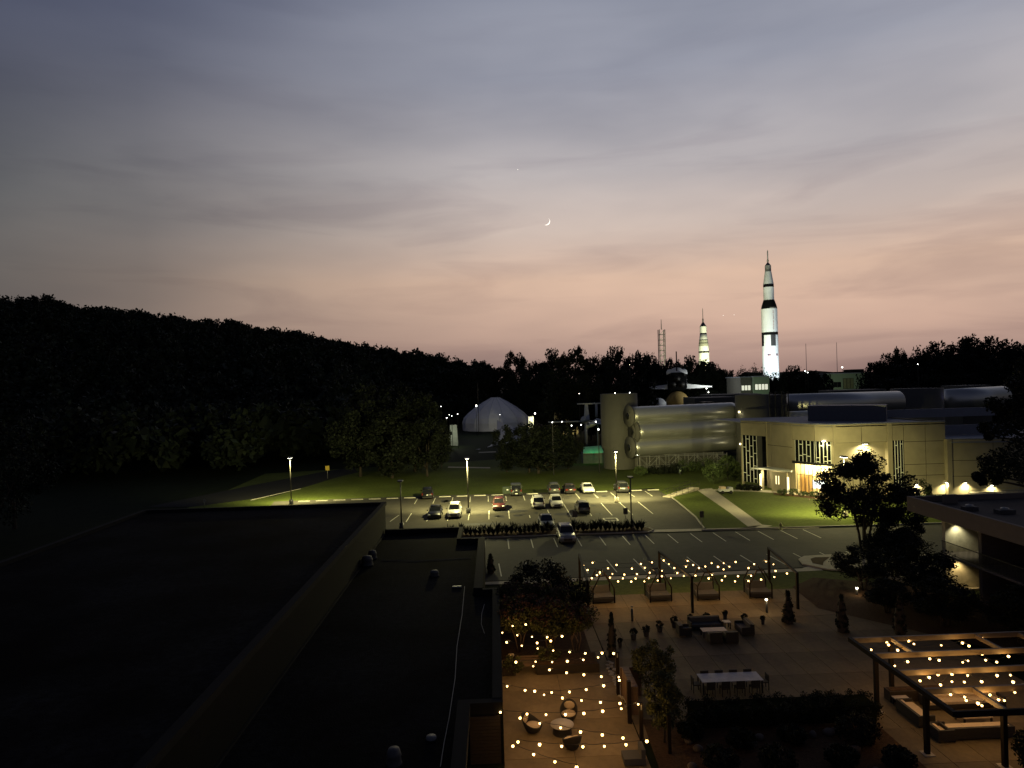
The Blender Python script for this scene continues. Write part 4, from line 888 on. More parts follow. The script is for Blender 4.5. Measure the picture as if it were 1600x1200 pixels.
yl = thing('lit_low_wall', (P(885, 648, 235).x, 235, 0), 'long low wall lit warm yellow far behind the lawn trees', 'wall'); a, b = P(866, 649, 235), P(903, 645, 235)
MB().box(a.x, b.x, 235, 235.5, 0, P(885, 646, 235).z + .4).build('wall', M_wall, yl)
for f in (.2, .5, .8): light('wall_washer', 'POINT', (a.x + (b.x - a.x) * f, 233.5, 1.8), 160, (1, .85, .4), yl, .1)
et = thing('exhibit_entrance', (P(830, 652, 255).x, 252, 0), 'brightly lit doorway at the right side of the tent', 'doorway'); a, b = P(825, 651, 250), P(834, 657, 250)
MB().box(a.x, b.x, 250, 251, 0, a.z).build('door_frame', M_white, et); MB().box(a.x + .3, b.x - .3, 249.8, 249.98, 0, a.z - .4).build('lit_door', mat('door_glow', (.8, .8, .5), emit=(1, .95, .6), es=.9), et)
light('door_lamp', 'POINT', (b.x + 1, 246, 4.5), 1100, (1, .95, .55), et, .2)
# far lamps: small glowing heads on posts
def far_lamp(px, py, Y, r, lab, m=E_far, group='small far lamps among the trees'):
    p = P(px, py, Y); t = thing('far_lamp', (p.x, Y, 0), lab, 'lamp', group)
    MB().tube([(p.x, Y, 0), (p.x, Y, p.z)], .08, 5).build('post', M_black, t); MB().ball(p.x, p.y, p.z, r * .62, n=8, m=5).build('lamp_head', m, t)
for px, py, Y, r, lab in ((744, 634, 240, .42, 'brightest far lamp above the left slope of the tent'), (689, 635, 230, .18, 'tiny far lamp left of the tent behind dark trees'), (961, 615, 190, .36, 'far lamp in the dark trees above the beige tower, left one'), (984, 614, 190, .25, 'far lamp in the dark trees above the beige tower, right one'),
                          (905, 615, 196, .16, 'faint far lamp among the dark trees above the aircraft'), (836, 646, 243, .40, 'far lamp at the right end of the tent'), (935, 671, 134, .26, 'white lamp beside the left edge of the beige tower'), (863, 660, 133, .16, 'small lamp behind the bushy lawn trees'),
                          (893, 665, 175, .22, 'path lamp on the far lawn, left one'), (908, 664, 175, .22, 'path lamp on the far lawn, right one'), (878, 659, 178, .2, 'path lamp nearest the bushy trees'), (931, 659, 160, .26, 'lamp under the nose of the small jet'), (781, 648, 240, .16, 'dim lamp shining through the tent front'),
                          (698, 653, 190, .22, 'lamp left of the tent, lowest of the cluster'), (702, 648, 196, .16, 'small lamp left of the tent, upper left of the cluster'), (715, 647, 196, .18, 'small lamp left of the tent, upper right of the cluster'), (706, 650, 196, .16, 'small lamp left of the tent, middle of the cluster'),
                          (1104, 607, 238, .3, 'blurred white lamp behind the shuttle wing, upper one'), (1107, 613, 238, .26, 'blurred white lamp behind the shuttle wing, lower one'), (1316, 574, 300, .45, 'bright white lamp on the roof line right of the antenna poles'), (1258, 580, 236, .35, 'white lamp above the dark round trees, left one'), (1262, 582, 236, .25, 'white lamp above the dark round trees, right one'),
                          (1434, 569, 208, .2, 'lone lamp in the big dark clump of trees'), (984, 570, 205, .12, 'faint lamp high in the tree line')):
    far_lamp(px, py, Y, r, lab)
for lmp in [o for o in COL.objects if o.name.startswith('far_lamp')]:
    if 'wing, lower' in lmp.get('label', ''): light('lamp', 'POINT', Vector(lmp.location) + Vector((-.5, -3, P(1107, 612, 238).z + 2)), 2000, (.95, 1, .95), lmp, .3)
    if 'brightest far lamp' in lmp.get('label', ''): light('lamp', 'POINT', Vector(lmp.location) + Vector((0, -1.5, P(744, 634, 240).z)), 1200, (.95, 1, .9), lmp, .3)
light('lot_glow', 'POINT', (P(705, 655, 200).x, 200, 4), 700, (.9, 1, .6), bpy.data.objects['far_lamp'], .2)
pl = P(746, 598, 250); t = tag(MB().tube([(pl.x, 250, 0), (pl.x, 250, pl.z)], .12, 6).build('utility_pole', M_bark), 'tall thin utility pole behind the tent', 'pole')

# ================================================================== PARKING LAMPS, SIGNS, WHEEL STOPS, HYDRANT, STEPS
def lamp_post(x, y, h, lab, lit=True, base='dark', energy=20000):
    t = thing('lamp_post', (x, y, 0), lab, 'lamp post', 'lamp posts of the car park')
    MB().lathe([(.32, 0), (.32, .75), (.0, .75)], n=12).build('concrete_base', M_black if base == 'dark' else M_conc, t, False)
    MB().tube([(0, 0, .7), (0, 0, h)], [.095, .07], 8).build('pole', mat('pole_bronze', (.055, .05, .04), .55), t, False)
    hd = MB().box(-.3, .3, -.55, .55, h, h + .14).build('lamp_head', M_black, t, False)
    if lit:
        MB().box(-.24, .24, -.48, .48, h - .035, h - .005).build('lens', E_lamp, hd, False)
        for s in (-1, 1): light('lamp', 'SPOT', (x, y + s * .35, h - .12), energy * (.95 if s > 0 else .32), (1, .90, .38), t, .14, (x, y + (12.5 if s > 0 else -4), 0), 150, .5)
    return t
lamp_post(-3.92, 96.2, 7.7, 'lit lamp post with dark base in the middle of the car park', energy=24000)
lamp_post(17.9, 100.9, 7.55, 'lit lamp post with pale base at the right of the car park', base='pale', energy=26000)
lamp_post(-32.3, 108.7, 7.3, 'lit lamp post standing alone at the grass edge on the left', energy=13000)
lamp_post(16.4, 82.7, 6.2, 'unlit dark lamp post at the right end of the planted island', lit=False, base='pale')
lamp_post(-12.1, 87.2, 6.0, 'unlit dark lamp post behind the end of the low roof', lit=False)
lamp_post(44, 85, 7.6, 'added lit lamp post, unseen behind the crown of the big tree', energy=15000, base='pale')  # unseen post added behind the crown to light lawn, path and museum
def wheel_stop(x, y):
    return x, y
wsp = MB().add([(-.95, -.08, 0), (.95, -.08, 0), (.95, .08, 0), (-.95, .08, 0), (-.92, -.05, .13), (.92, -.05, .13), (.92, .05, .13), (-.92, .05, .13)], [(0, 3, 2, 1), (4, 5, 6, 7), (0, 1, 5, 4), (1, 2, 6, 5), (2, 3, 7, 6), (3, 0, 4, 7)]).mesh('wheel_stop', mat('stop_white', (.40, .385, .31), .7))
nst = 0
for k in range(-8, 13):
    x = -8.25 + 2.83 * k
    if k in (-1, 4, 6, 7, 8, 10): continue
    o = bpy.data.objects.new('wheel_stop', wsp); COL.objects.link(o); o.location = (x, 110.9 - .012 * x * 0, .008)
    nst += 1; tag(o, 'pale wheel stop at the far grass edge, %s from the left' % ORD[nst - 1], 'wheel stop', 'wheel stops along the far grass edge')
def sign(px, py, w, h, lab, face, zt=2.3, nm='street_sign'):
    g = G(px, py); t = thing(nm, g, lab, 'sign'); MB().tube([(0, 0, 0), (0, 0, zt)], .04, 6).build('post', M_steel, t, False)
    MB().box(-w / 2, w / 2, -.06, -.03, zt - h, zt).build('sign_panel', face, t, False); return t
E_lamp2 = None
M_sgn = mat('sign_back', (.07, .065, .05), .6)
sign(899, 832, .55, .75, 'small square sign on a post in the middle of the planted island', M_sgn, 2.6)
sign(978, 823, .55, .75, 'small square sign beside the unlit lamp post on the island', M_sgn, 2.3)
sign(1097, 826, .5, .75, 'small square sign at the curved lawn corner near the path', M_sgn, 2.1)
sign(512, 748, .8, .9, 'yellow warning sign beside the road on the left', mat('sign_yellow', (.45, .32, .03), .6), 2.6)
sign(320, 792, .25, .5, 'thin grey marker post on the dark grass at the left', M_steel, 1.2)
ut = thing('utility_box', G(793, 771), 'low grey utility box on the grass beside the dark off-roader', 'box'); MB().box(-.8, .8, -.4, .4, 0, 1.1).build('cabinet', mat('box_green', (.05, .07, .04), .7), ut, False); MB().box(-.15, .15, -.44, -.41, .55, .8).build('label_plate', M_white, ut, False)
hy = thing('fire_hydrant', G(1220, 827), 'small yellow-green fire hydrant on the lawn edge', 'hydrant'); M_hy = mat('hydrant_paint', (.42, .42, .14), .5)
MB().lathe([(.2, 0), (.2, .06), (.13, .08), (.13, .55), (.17, .57), (.17, .62), (.12, .74), (0, .8)], n=12).build('barrel', M_hy, hy, False); MB().tube([(-.26, 0, .45), (.26, 0, .45)], .065, 8).build('outlet', M_hy, hy, False)
# steps with handrails
sp_ = thing('steps', (29.5, 108, 0), 'pale concrete steps with black handrails climbing from the car park to the path', 'steps')
s0, s1 = G(1041, 777), G(1086, 765)
for k in range(6): f = k / 6; A = s0.lerp(s1, f); B = s0.lerp(s1, f + 1 / 6); MB().wall((A.x, A.y), (B.x, B.y), 0, .05 + .07 * k, 1.5, .75).build('step', M_conc, sp_)
for off in (-.8, .8):
    d = (s1 - s0).normalized(); n_ = Vector((-d.y, d.x, 0)) * off; hb = MB(); 
    for h in (.45, .92): hb.tube([s0 + n_ + Vector((0, 0, h)), s0.lerp(s1, .4) + n_ + Vector((0, 0, h + .35)), s1 + n_ + Vector((0, 0, h + .45))], .03, 5)
    for k in range(6): f = k / 5; p = s0.lerp(s1, f) + n_; hb.tube([p, p + Vector((0, 0, .95 + .42 * f))], .028, 5)
    hb.build('handrail', M_black, sp_)

# ================================================================== VEHICLES
def car(kind, px, py, col, rear, lab, lean=0.0, cat='car', yawd=0.0, rail=False):
    L_, W_, H_ = dict(suv=(4.6, 1.88, 1.68), sedan=(4.75, 1.84, 1.43), coupe=(4.9, 1.9, 1.36), jeep=(4.3, 1.87, 1.86), small=(4.15, 1.8, 1.58))[kind]
    g = G(px, py); t = thing('parked_' + cat.replace(' ', '_'), (g.x, g.y + L_ / 2, .008), lab, cat, 'cars parked in the car park', (PI if rear else 0) + math.radians(yawd))
    paint = mat('car_paint_' + col[0], col[1], .4, metal=.1, var=.03, coat=.15); hw = W_ / 2; h = L_ / 2
    hood = dict(suv=1.02, sedan=.88, coupe=.86, jeep=1.12, small=.98)[kind]; deck = dict(suv=1.08, sedan=.98, coupe=.96, jeep=1.12, small=1.02)[kind]
    def sec(w, zb, zt): return [(-w * .93, zb), (w * .93, zb), (w, zb + (zt - zb) * .3), (w * .99, zb + (zt - zb) * .7), (w * .86, zt), (-w * .86, zt), (-w * .99, zb + (zt - zb) * .7), (-w, zb + (zt - zb) * .3)]
    st = [(-h, sec(hw * .80, .32, .62)), (-h + .12, sec(hw * .92, .24, hood - .22)), (-h + .5, sec(hw * .99, .22, hood - .06)), (-h + 1.25, sec(hw, .22, hood + .02)), (0, sec(hw, .22, hood + .06)),
          (h - .9, sec(hw, .22, deck)), (h - .25, sec(hw * .97, .24, deck - .02)), (h - .05, sec(hw * .9, .3, deck - .2)), (h, sec(hw * .84, .36, .7))]
    loft(MB(), st).build('body', paint, t, False)
    f0, f1, r1, r0 = dict(suv=(-.95, -.35, 1.75, 2.15), sedan=(-.95, -.15, 1.15, 1.85), coupe=(-.75, .05, 1.1, 1.9), jeep=(-.75, -.5, 1.95, 2.05), small=(-.95, -.3, 1.5, 1.95))[kind]
    zb = min(hood, deck) - .04; wt = hw * (.84 if kind == 'jeep' else .70); q = lambda w, z0, z1, w2: [(-w, z0), (w, z0), (w2, z1), (-w2, z1)]
    loft(MB(), [(f0, q(hw * .84, zb, zb + .06, hw * .83)), (f1, q(hw * .86, zb, H_ - .04, wt)), (r1, q(hw * .86, zb, H_ - .05, wt)), (r0, q(hw * .82, zb, zb + .08, hw * .8))], False).build('windows', M_cglass, t, False)
    loft(MB(), [(f1 - .04, q(wt + .02, H_ - .07, H_ - .015, wt - .12)), (f1 + .5, q(wt + .03, H_ - .08, H_ + .02, wt - .14)), (r1 - .3, q(wt + .03, H_ - .08, H_ + .01, wt - .14)), (r1 + .08, q(wt + .01, H_ - .09, H_ - .03, wt - .12))]).build('roof', paint, t, False)
    pi = MB()
    for s in (-1, 1):
        for ya, yb in ((f0, f1), (r0, r1)): pi.tube([(s * hw * .84, ya, zb + .03), (s * (wt + .01), yb, H_ - .05)], .045, 5)
        pi.tube([(s * (hw * .87), .55, zb), (s * (wt + .015), .55, H_ - .06)], .04, 5)
    pi.build('window_pillars', paint, t, False)
    for s in (-1, 1):
        for y in (-h + .88, h - .9):
            w = MB().tube([(s * (hw - .2), y, .34), (s * (hw + .012), y, .34)], .34, 16).build('wheel', M_tyre, t, False)
            MB().tube([(s * (hw + .0), y, .34), (s * (hw + .022), y, .34)], .2, 10).build('rim', M_rim, w, False)
        MB().ball(s * (hw + .1), f0 + .45, zb + .12, .11, .07, .08, 8, 5).build('mirror', paint if col[0] != 'white' or kind == 'small' else M_black, t, False)
        MB().ball(s * hw * .70, -h + .13, hood - .30, .24, .12, .10, 10, 6).build('headlight', M_lens, t, False)
        if kind in ('suv', 'small', 'jeep'): MB().box(s * hw * .80 - .09, s * hw * .80 + .09, h - .12, h + .03, deck - .36, deck - .06).build('tail_light', M_red, t, False)
        else: MB().box(s * hw * .66 - .2, s * hw * .66 + .2, h - .14, h + .02, deck - .34, deck - .16).build('tail_light', M_red, t, False)
    MB().box(-hw * .5, hw * .5, -h - .02, -h + .15, .42, hood - .38).build('grille', M_black, t, False)
    MB().box(-hw * .72, hw * .72, -h - .01, -h + .1, .24, .36).build('lower_grille', M_black, t, False)
    MB().box(-hw * .8, hw * .8, h - .08, h + .01, .26, .46).build('rear_bumper', M_black, t, False)
    MB().box(-.17, .17, h + .011, h + .03, .70, .82).build('number_plate', M_plate, t, False)
    if kind == 'jeep':
        w = MB().tube([(0, h, .98), (0, h + .22, .98)], .38, 18).build('spare_wheel', M_tyre, t, False); MB().tube([(0, h + .2, .98), (0, h + .24, .98)], .2, 12).build('rim', M_rim, w, False)
        MB().box(-.2, .2, h + .24, h + .26, .45, .6).build('number_plate', M_plate, t, False)
    if rail:
        rl = MB()
        for s in (-1, 1): rl.tube([(s * (wt - .05), f1 + .1, H_ + .05), (s * (wt - .05), r1 - .1, H_ + .05)], .025, 5)
        rl.build('roof_rails', M_black, t, False)
    return t
BK = ('black', (.003, .003, .0035)); WH = ('white', (.68, .66, .60)); RD = ('red', (.045, .008, .006)); GY = ('grey', (.045, .045, .042)); SV = ('silver', (.20, .20, .185)); NV = ('navy', (.02, .028, .045)); GN = ('olive', (.035, .04, .03)); MR = ('dark_red_grey', (.025, .016, .013)); TN = ('beige', (.22, .20, .15))
car('suv', 666, 781, BK, True, 'black estate-like car with amber-lit rear at the left end of the far row', yawd=4)
car('sedan', 678, 812, BK, False, 'black saloon facing the camera, leftmost in the middle row')
car('suv', 709, 811, WH, False, 'white car with black grille facing the camera beside the black saloon', rail=True)
car('small', 780, 799, RD, False, 'red car alone just right of the lit lamp post')
car('jeep', 807, 776, GN, True, 'dark boxy off-roader with a spare wheel on its back, far row')
car('suv', 842, 796, WH, True, 'white car with black mirrors seen from behind, left of the white pair', rail=True)
car('small', 871, 795, WH, False, 'white compact facing the camera, right of the white pair')
car('suv', 867, 773, GY, True, 'grey hatchback seen from behind in the far row')
car('sedan', 892, 772.5, MR, True, 'dark saloon with red tail lights between the grey hatchback and the white coupe')
car('coupe', 921, 772, WH, False, 'low white coupe facing the camera in the far row')
car('suv', 975, 771, GY, True, 'dark grey car seen from behind at the right end of the far row')
car('small', 913, 804, TN, True, 'silver-beige car seen from behind with its left side lit')
car('sedan', 856, 829, NV, False, 'dark blue saloon behind the hedge, nose towards the camera')
car('suv', 888, 851, SV, False, 'silver car nearest the camera, nose out of the planted island')
# garden buggy by the museum path
gc = thing('garden_buggy', G(1134, 771), 'small open buggy parked on the lawn beside the museum path', 'vehicle')
MB().box(-1.0, 1.0, -.5, .5, .35, .75).build('body', M_ac, gc, False); MB().box(-.9, -.1, -.45, .45, .76, 1.1).build('seat', M_cush, gc, False); MB().box(.35, 1.0, -.48, .48, .76, .95).build('bonnet', M_ac, gc, False)
for sx in (-.65, .65):
    for sy in (-.5, .5): MB().tube([(sx, sy - .08, .27), (sx, sy + .08, .27)], .27, 12).build('wheel', M_tyre, gc, False)
MB().tube([(.2, 0, .75), (.0, 0, 1.15)], .03, 5).build('steering_column', M_black, gc, False)

# ================================================================== HEDGES, SHRUBS
def shrub(x, y, z, rx, ry, h, lab, cat='shrub', m=M_lf2, n=900, size=.14, name='shrub', group=None, box=False, stem=True):
    rs = np.random.default_rng(int(abs(x * 97 + y * 31) * 10)); t = thing(name, (x, y, z), lab, cat, group)
    k = 40
    if box: c = np.stack([rs.uniform(-rx, rx, k * 6), rs.uniform(-ry, ry, k * 6), rs.uniform(.25, h - .25, k * 6)], 1); r = np.full(k * 6, .27)
    else:
        p = rs.normal(size=(k, 3)); p /= np.linalg.norm(p, axis=1)[:, None]; c = p * np.array((rx * .75, ry * .75, h * .36)) + np.array((0, 0, h * .5)); r = np.full(k, min(rx, h) * .28)
    o = bpy.data.objects.new('foliage', quads_mesh('foliage', leaf_quads(n, c, r, size, rs), m)); COL.objects.link(o); o.parent = t
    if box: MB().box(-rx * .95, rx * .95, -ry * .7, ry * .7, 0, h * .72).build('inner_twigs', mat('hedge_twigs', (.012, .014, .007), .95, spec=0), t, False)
    elif stem: MB().tube([(0, 0, 0), (0, 0, h * .6)], [.05, .03], 6).build('stem', M_bark, t, False)
    return t
# spiky plants of the island
def spiky(x, y, lab, group, h=1.1, m=M_lf, n=46):
    t = thing('spiky_plant', (x, y, .12), lab, 'plant', group, rnd.uniform(0, 6)); mb = MB()
    for k in range(n):
        a = rnd.uniform(0, 2 * PI); r = rnd.uniform(.3, 1.15); hh = h * rnd.uniform(.35, 1.1); w = .06; dx, dy = math.cos(a), math.sin(a); px_, py_ = -dy * w, dx * w
        mb.add([(px_, py_, .02), (-px_, -py_, .02), (dx * r * .5 - px_, dy * r * .5 - py_, hh * .75), (dx * r * .5 + px_, dy * r * .5 + py_, hh * .75), (dx * r, dy * r, hh)], [(0, 1, 2, 3), (3, 2, 4)])
    mb.build('leaves', m, t, False); MB().lathe([(.1, 0), (.12, .15), (.0, .2)], n=6).build('root_crown', M_bark, t, False); return t
for k in range(45):
    x = -6.4 + k * .54
    if 7.3 < x < 9.8 and False: continue
    if 6.6 < x < 8.9: continue
    spiky(x, 81.9 + rnd.uniform(-.5, .5), 'spiky arching plant in the row on the island between the car parks', 'spiky plants on the planted island', rnd.uniform(.9, 1.4))
# shrubs under the cylinders
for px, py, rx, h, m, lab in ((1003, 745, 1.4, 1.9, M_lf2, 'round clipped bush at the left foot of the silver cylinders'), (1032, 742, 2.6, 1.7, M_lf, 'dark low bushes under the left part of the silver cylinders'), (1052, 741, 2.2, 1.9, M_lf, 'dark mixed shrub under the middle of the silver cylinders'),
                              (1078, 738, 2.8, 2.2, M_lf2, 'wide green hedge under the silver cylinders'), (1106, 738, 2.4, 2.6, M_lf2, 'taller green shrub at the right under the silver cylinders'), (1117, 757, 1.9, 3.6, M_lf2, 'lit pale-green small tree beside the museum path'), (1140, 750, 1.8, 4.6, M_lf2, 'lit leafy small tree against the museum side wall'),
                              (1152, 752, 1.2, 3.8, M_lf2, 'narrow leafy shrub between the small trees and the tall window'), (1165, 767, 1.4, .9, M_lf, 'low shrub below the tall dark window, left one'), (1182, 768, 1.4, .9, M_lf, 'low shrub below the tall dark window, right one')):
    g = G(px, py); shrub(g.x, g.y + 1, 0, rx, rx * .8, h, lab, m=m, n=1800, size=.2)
for k in range(9):
    f = k / 8; x = 43.4 + f * 10.5; y = 102.4 - f * 5.6; shrub(x, y, .03, .9, .7, rnd.uniform(.7, 1.1), 'low shrub in the bed along the lit glass entrance', group='low shrubs before the glass entrance', n=700, m=M_lf2, size=.14)
rm = MB()
for k in range(14): rm.ball(rnd.uniform(44, 54), rnd.uniform(97, 99), .12, .16, .14, .1, 6, 4)
o = rm.build('garden_stones', M_wall); tag(o, 'small stones in the bed before the glass entrance', 'stones', kind='stuff')
# patio evergreens
def column(px, py, w, h, lab, m=M_lf):
    g = G(px, py); rs = np.random.default_rng(int(px)); t = thing('columnar_evergreen', g, lab, 'tree'); k = 50; zq = rs.random(k) * h
    rr_ = w / 2 * (1 - (zq / h) ** 1.6) * .8; a = rs.random(k) * 2 * PI; c = np.stack([rr_ * np.cos(a), rr_ * np.sin(a), zq * .96 + .1], 1)
    o = bpy.data.objects.new('foliage', quads_mesh('foliage', leaf_quads(2600, c, np.full(k, w * .16), .1, rs), m)); COL.objects.link(o); o.parent = t
    MB().lathe([(w * .36, .05), (w * .36, h * .4), (w * .2, h * .75), (.02, h * .97)], n=10).build('trunk', M_bark, t, False)
column(1232, 974, .95, 2.3, 'tall narrow evergreen beside the end post of the far light frame'); column(957, 1027, .75, 2.9, 'tall narrow evergreen left of the patio posts')
column(1316, 988, .9, 2.6, 'tall narrow evergreen in shade behind the strung pergola, left one'); column(1406, 992, .9, 2.9, 'tall narrow evergreen in shade behind the strung pergola, right one'); column(767, 896, .9, 1.8, 'small cone-shaped evergreen beside the low roof parapet')
def potted(px, py, r, lab, grp='potted round shrubs along the patio'):
    g = G(px, py); r *= .78; t = thing('potted_shrub', g, lab, 'potted plant', grp); MB().lathe([(r * .6, 0), (r * .8, .4), (r * .72, .42), (0, .4)], n=12).build('pot', mat('pot_dark', (.03, .025, .02), .7), t, False)
    rs = np.random.default_rng(int(px)); p = rs.normal(size=(26, 3)); p /= np.linalg.norm(p, axis=1)[:, None]
    o = bpy.data.objects.new('foliage', quads_mesh('foliage', leaf_quads(700, p * r * .8 + np.array((0, 0, .36 + r * .7)), np.full(26, r * .35), .08, rs), M_lf)); COL.objects.link(o); o.parent = t
for (px, py, r), w in zip(((990, 1000, .34), (1010, 995, .34), (1031, 988, .36), (1054, 981, .37), (1079, 976, .3), (1104, 974, .32), (1163, 974, .28), (1192, 976, .22), (969, 1012, .22), (1133, 968, .26)),
                     ('first from the left', 'second from the left', 'third from the left', 'fourth from the left', 'small, left of the sofa', 'behind the left sofa arm', 'behind the sofa, on the right', 'small, right of the sofa set', 'tiny, beside the narrow evergreen', 'directly behind the sofa back')):
    potted(px, py, r, 'potted round shrub on the patio, ' + w)
# crepe myrtle thicket at the left of the patio
def myrtle(x, y, h, w, lab, seed, flowers=True):
    t = thing('flowering_tree', (x, y, .06), lab, 'tree'); rs = np.random.default_rng(seed); c, r = crown_clumps(rs, 40, w / 2, h * .45, h, .42)
    o = bpy.data.objects.new('crown', quads_mesh('crown', leaf_quads(5200, c, r, .16, rs), M_lf4)); COL.objects.link(o); o.parent = t
    if flowers:
        top = c[c[:, 2] > h * .62]; o = bpy.data.objects.new('flowers', quads_mesh('flowers', leaf_quads(1300, top + np.array((0, 0, .25)), np.full(len(top), .34), .15, rs), M_pink)); COL.objects.link(o); o.parent = t
    tb = MB()
    for k in range(5): a = 2 * PI * k / 5; e = c[k * 5]; tb.tube([(.12 * math.cos(a), .12 * math.sin(a), 0), (.35 * math.cos(a), .35 * math.sin(a), h * .3), (e[0] * .7, e[1] * .7, e[2])], [.05, .04, .02], 6)
    tb.build('trunk', mat('myrtle_bark', (.16, .10, .06), .8), t, False)
myrtle(1.3, 45.8, 3.5, 3.0, 'flowering tree nearest the low roof beside the strung lights', 1); myrtle(3.3, 45.2, 3.3, 3.0, 'flowering tree with slender stems above the strung lights', 2); myrtle(5.0, 45.0, 3.2, 2.6, 'flowering tree at the right end of the thicket by the patio', 3)
myrtle(1.2, 49.2, 3.3, 3.2, 'flowering tree in the second row next to the wall', 4); myrtle(3.6, 49.6, 3.3, 3.2, 'flowering tree in the middle of the thicket', 5)
shrub(3.4, 55.6, .05, 2.6, 2.2, 3.6, 'big round dark shrub behind the flowering trees', m=M_lf, n=5000, size=.2); shrub(5.6, 53.2, .05, 1.9, 1.8, 2.6, 'dark shrub at the left end of the daybeds', m=M_lf, n=3200, size=.18)
shrub(1.2, 53.0, .05, 1.8, 1.8, 2.2, 'dark shrub beside the low wing behind the flowering trees', m=M_lf, n=3000, size=.18)
shrub(.8, 42.3, .05, .7, .7, 1.2, 'leafy planter shrub at the foot of the low wing by the patio', m=M_lf4, n=900); shrub(3.0, 43.2, .05, .9, .7, 1.3, 'leafy shrub above the patio bench', m=M_lf4, n=1200)
# clipped hedge and beds at the bottom
shrub(14.6, 35.4, .05, 5.0, .9, 1.15, 'long clipped dark hedge in front of the dining table', 'hedge', m=M_lf, n=32000, size=.09, name='clipped_hedge', box=True)
shrub(17.4, 33.0, .05, 1.15, 1.0, 1.15, 'round dark shrub in the bed below the clipped hedge', m=M_lf, n=4200, size=.11)
for x, y, r, h, lab in ((9.4, 33.9, .7, .8, 'dark low shrub left in the dark bed'), (11.6, 33.0, .8, .7, 'dark spreading shrub in the middle of the dark bed'), (14.2, 33.2, .75, .7, 'dark shrub in the bed just below the clipped hedge'), (12.6, 31.0, .9, .9, 'dark shrub at the bottom edge of the picture'), (15.6, 31.0, .8, .8, 'dark shrub at the bottom edge left of the round shrub'), (10.0, 31.2, .9, .9, 'dark shrub at the bottom edge beside the feathery tree'), (18.0, 30.6, .8, .8, 'dark shrub at the bottom edge near the pergola post'), (23.6, 29.6, .9, 2.2, 'dark shrub at the bottom right beside the pergola post')):
    shrub(x, y, .05, r, r, h, lab, m=M_lf, n=2600, size=.13)
for x, y, h, w, lab, sd in ((8.6, 38.2, 3.4, 2.4, 'feathery green tree beside the patio screen, the taller one', 5), (8.0, 33.6, 3.4, 1.7, 'feathery green tree by the bottom patio post, the nearer one', 6)):
    t = thing('feathery_tree', (x, y, .05), lab, 'tree'); rs = np.random.default_rng(sd); c, r = crown_clumps(rs, 50, w / 2, .8, h, .3)
    o = bpy.data.objects.new('crown', quads_mesh('crown', leaf_quads(5200, c, r, .13, rs), M_lf4)); COL.objects.link(o); o.parent = t; MB().tube([(0, 0, 0), (.1, 0, h * .8)], [.06, .02], 6).build('trunk', M_bark, t, False)
bld = MB()
for k in range(16): bld.ball(rnd.uniform(8, 18), rnd.uniform(29.5, 34), .15, rnd.uniform(.15, .35), rnd.uniform(.15, .3), .18, 7, 5)
tag(bld.build('bed_rocks', mat('rock', (.09, .07, .055), .9, var=.3)), 'scattered rocks in the dark planting bed', 'rocks', kind='stuff')

# ================================================================== STRING LIGHTS
bulb_me = MB().ball(0, 0, 0, .057, n=10, m=7).mesh('bulb', E_bulb); cap_me = MB().lathe([(.022, 0), (.022, .07), (0, .07)], 0, 0, .05, n=6).mesh('bulb_socket', M_black)
def string(pts, lab, grp, ev=2, energy=9, ends=None):
    o0 = pts[0]; t = thing('string_light', o0, lab, 'string lights', grp); full = list(pts)
    if ends: full = [ends[0]] + full + [ends[1]]
    path = []
    for i in range(len(full) - 1):
        a, b = Vector(full[i]), Vector(full[i + 1])
        for k in range(3): p = a.lerp(b, k / 3); p.z += .13 - .05 * math.sin(PI * k / 3); path.append(p)
    path.append(Vector(full[-1]) + Vector((0, 0, .13)))
    MB().tube(path, .012, 4).build('cable', M_black, t)
    for i, p in enumerate(pts):
        b = bpy.data.objects.new('bulb', bulb_me); COL.objects.link(b); b.parent = t; b.location = Vector(p) - Vector(o0); s = rnd.uniform(.75, 1.2); b.scale = (s, s, s)
        c = bpy.data.objects.new('bulb_socket', cap_me); COL.objects.link(c); c.parent = b
        if i % ev == ev // 2: light('bulb_lamp', 'POINT', Vector(p) - Vector((0, 0, .12)), energy * ev * .85, (1, .56, .17), t, .06)
def pxs(lst, ox, oy, sc, z): return [G(ox + a / sc, oy + b / sc, z + rnd.uniform(-.04, .04)) for a, b in lst]
LP = [[(183, 178), (281, 176), (376, 165)], [(207, 224), (315, 242), (421, 254), (530, 256), (638, 250)], [(147, 272), (238, 293), (347, 318), (462, 338), (574, 353), (692, 363), (805, 373), (926, 371), (1010, 374)],
      [(458, 298), (557, 283)], [(193, 402), (305, 436), (447, 433), (566, 436), (676, 430), (791, 420), (898, 402)], [(430, 466), (547, 492), (670, 513), (795, 527), (921, 541), (1047, 545)],
      [(163, 590), (242, 610), (371, 640), (440, 646), (563, 655), (691, 651), (812, 634), (938, 606), (1052, 568)], [(508, 672), (640, 694), (778, 713), (915, 726), (1055, 734)],
      [(193, 798), (385, 810), (522, 815), (662, 814), (795, 806), (931, 790), (1065, 772), (1187, 740)], [(335, 840), (477, 878), (627, 910), (771, 940), (928, 961), (1077, 983)],
      [(320, 1012), (476, 1030), (635, 1043), (788, 1046), (943, 1043), (1099, 1031), (1249, 1007)], [(283, 1042), (433, 1102), (586, 1155), (743, 1195)]]
nth = ['topmost', 'second', 'third', 'fourth', 'fifth', 'sixth', 'seventh', 'eighth', 'ninth', 'tenth', 'eleventh', 'bottom']
for i, r in enumerate(LP): string(pxs(r, 740, 940, 4.615, 2.45), '%s string of warm bulbs over the left patio with the round table' % nth[i], 'bulb strings over the left patio', energy=9)
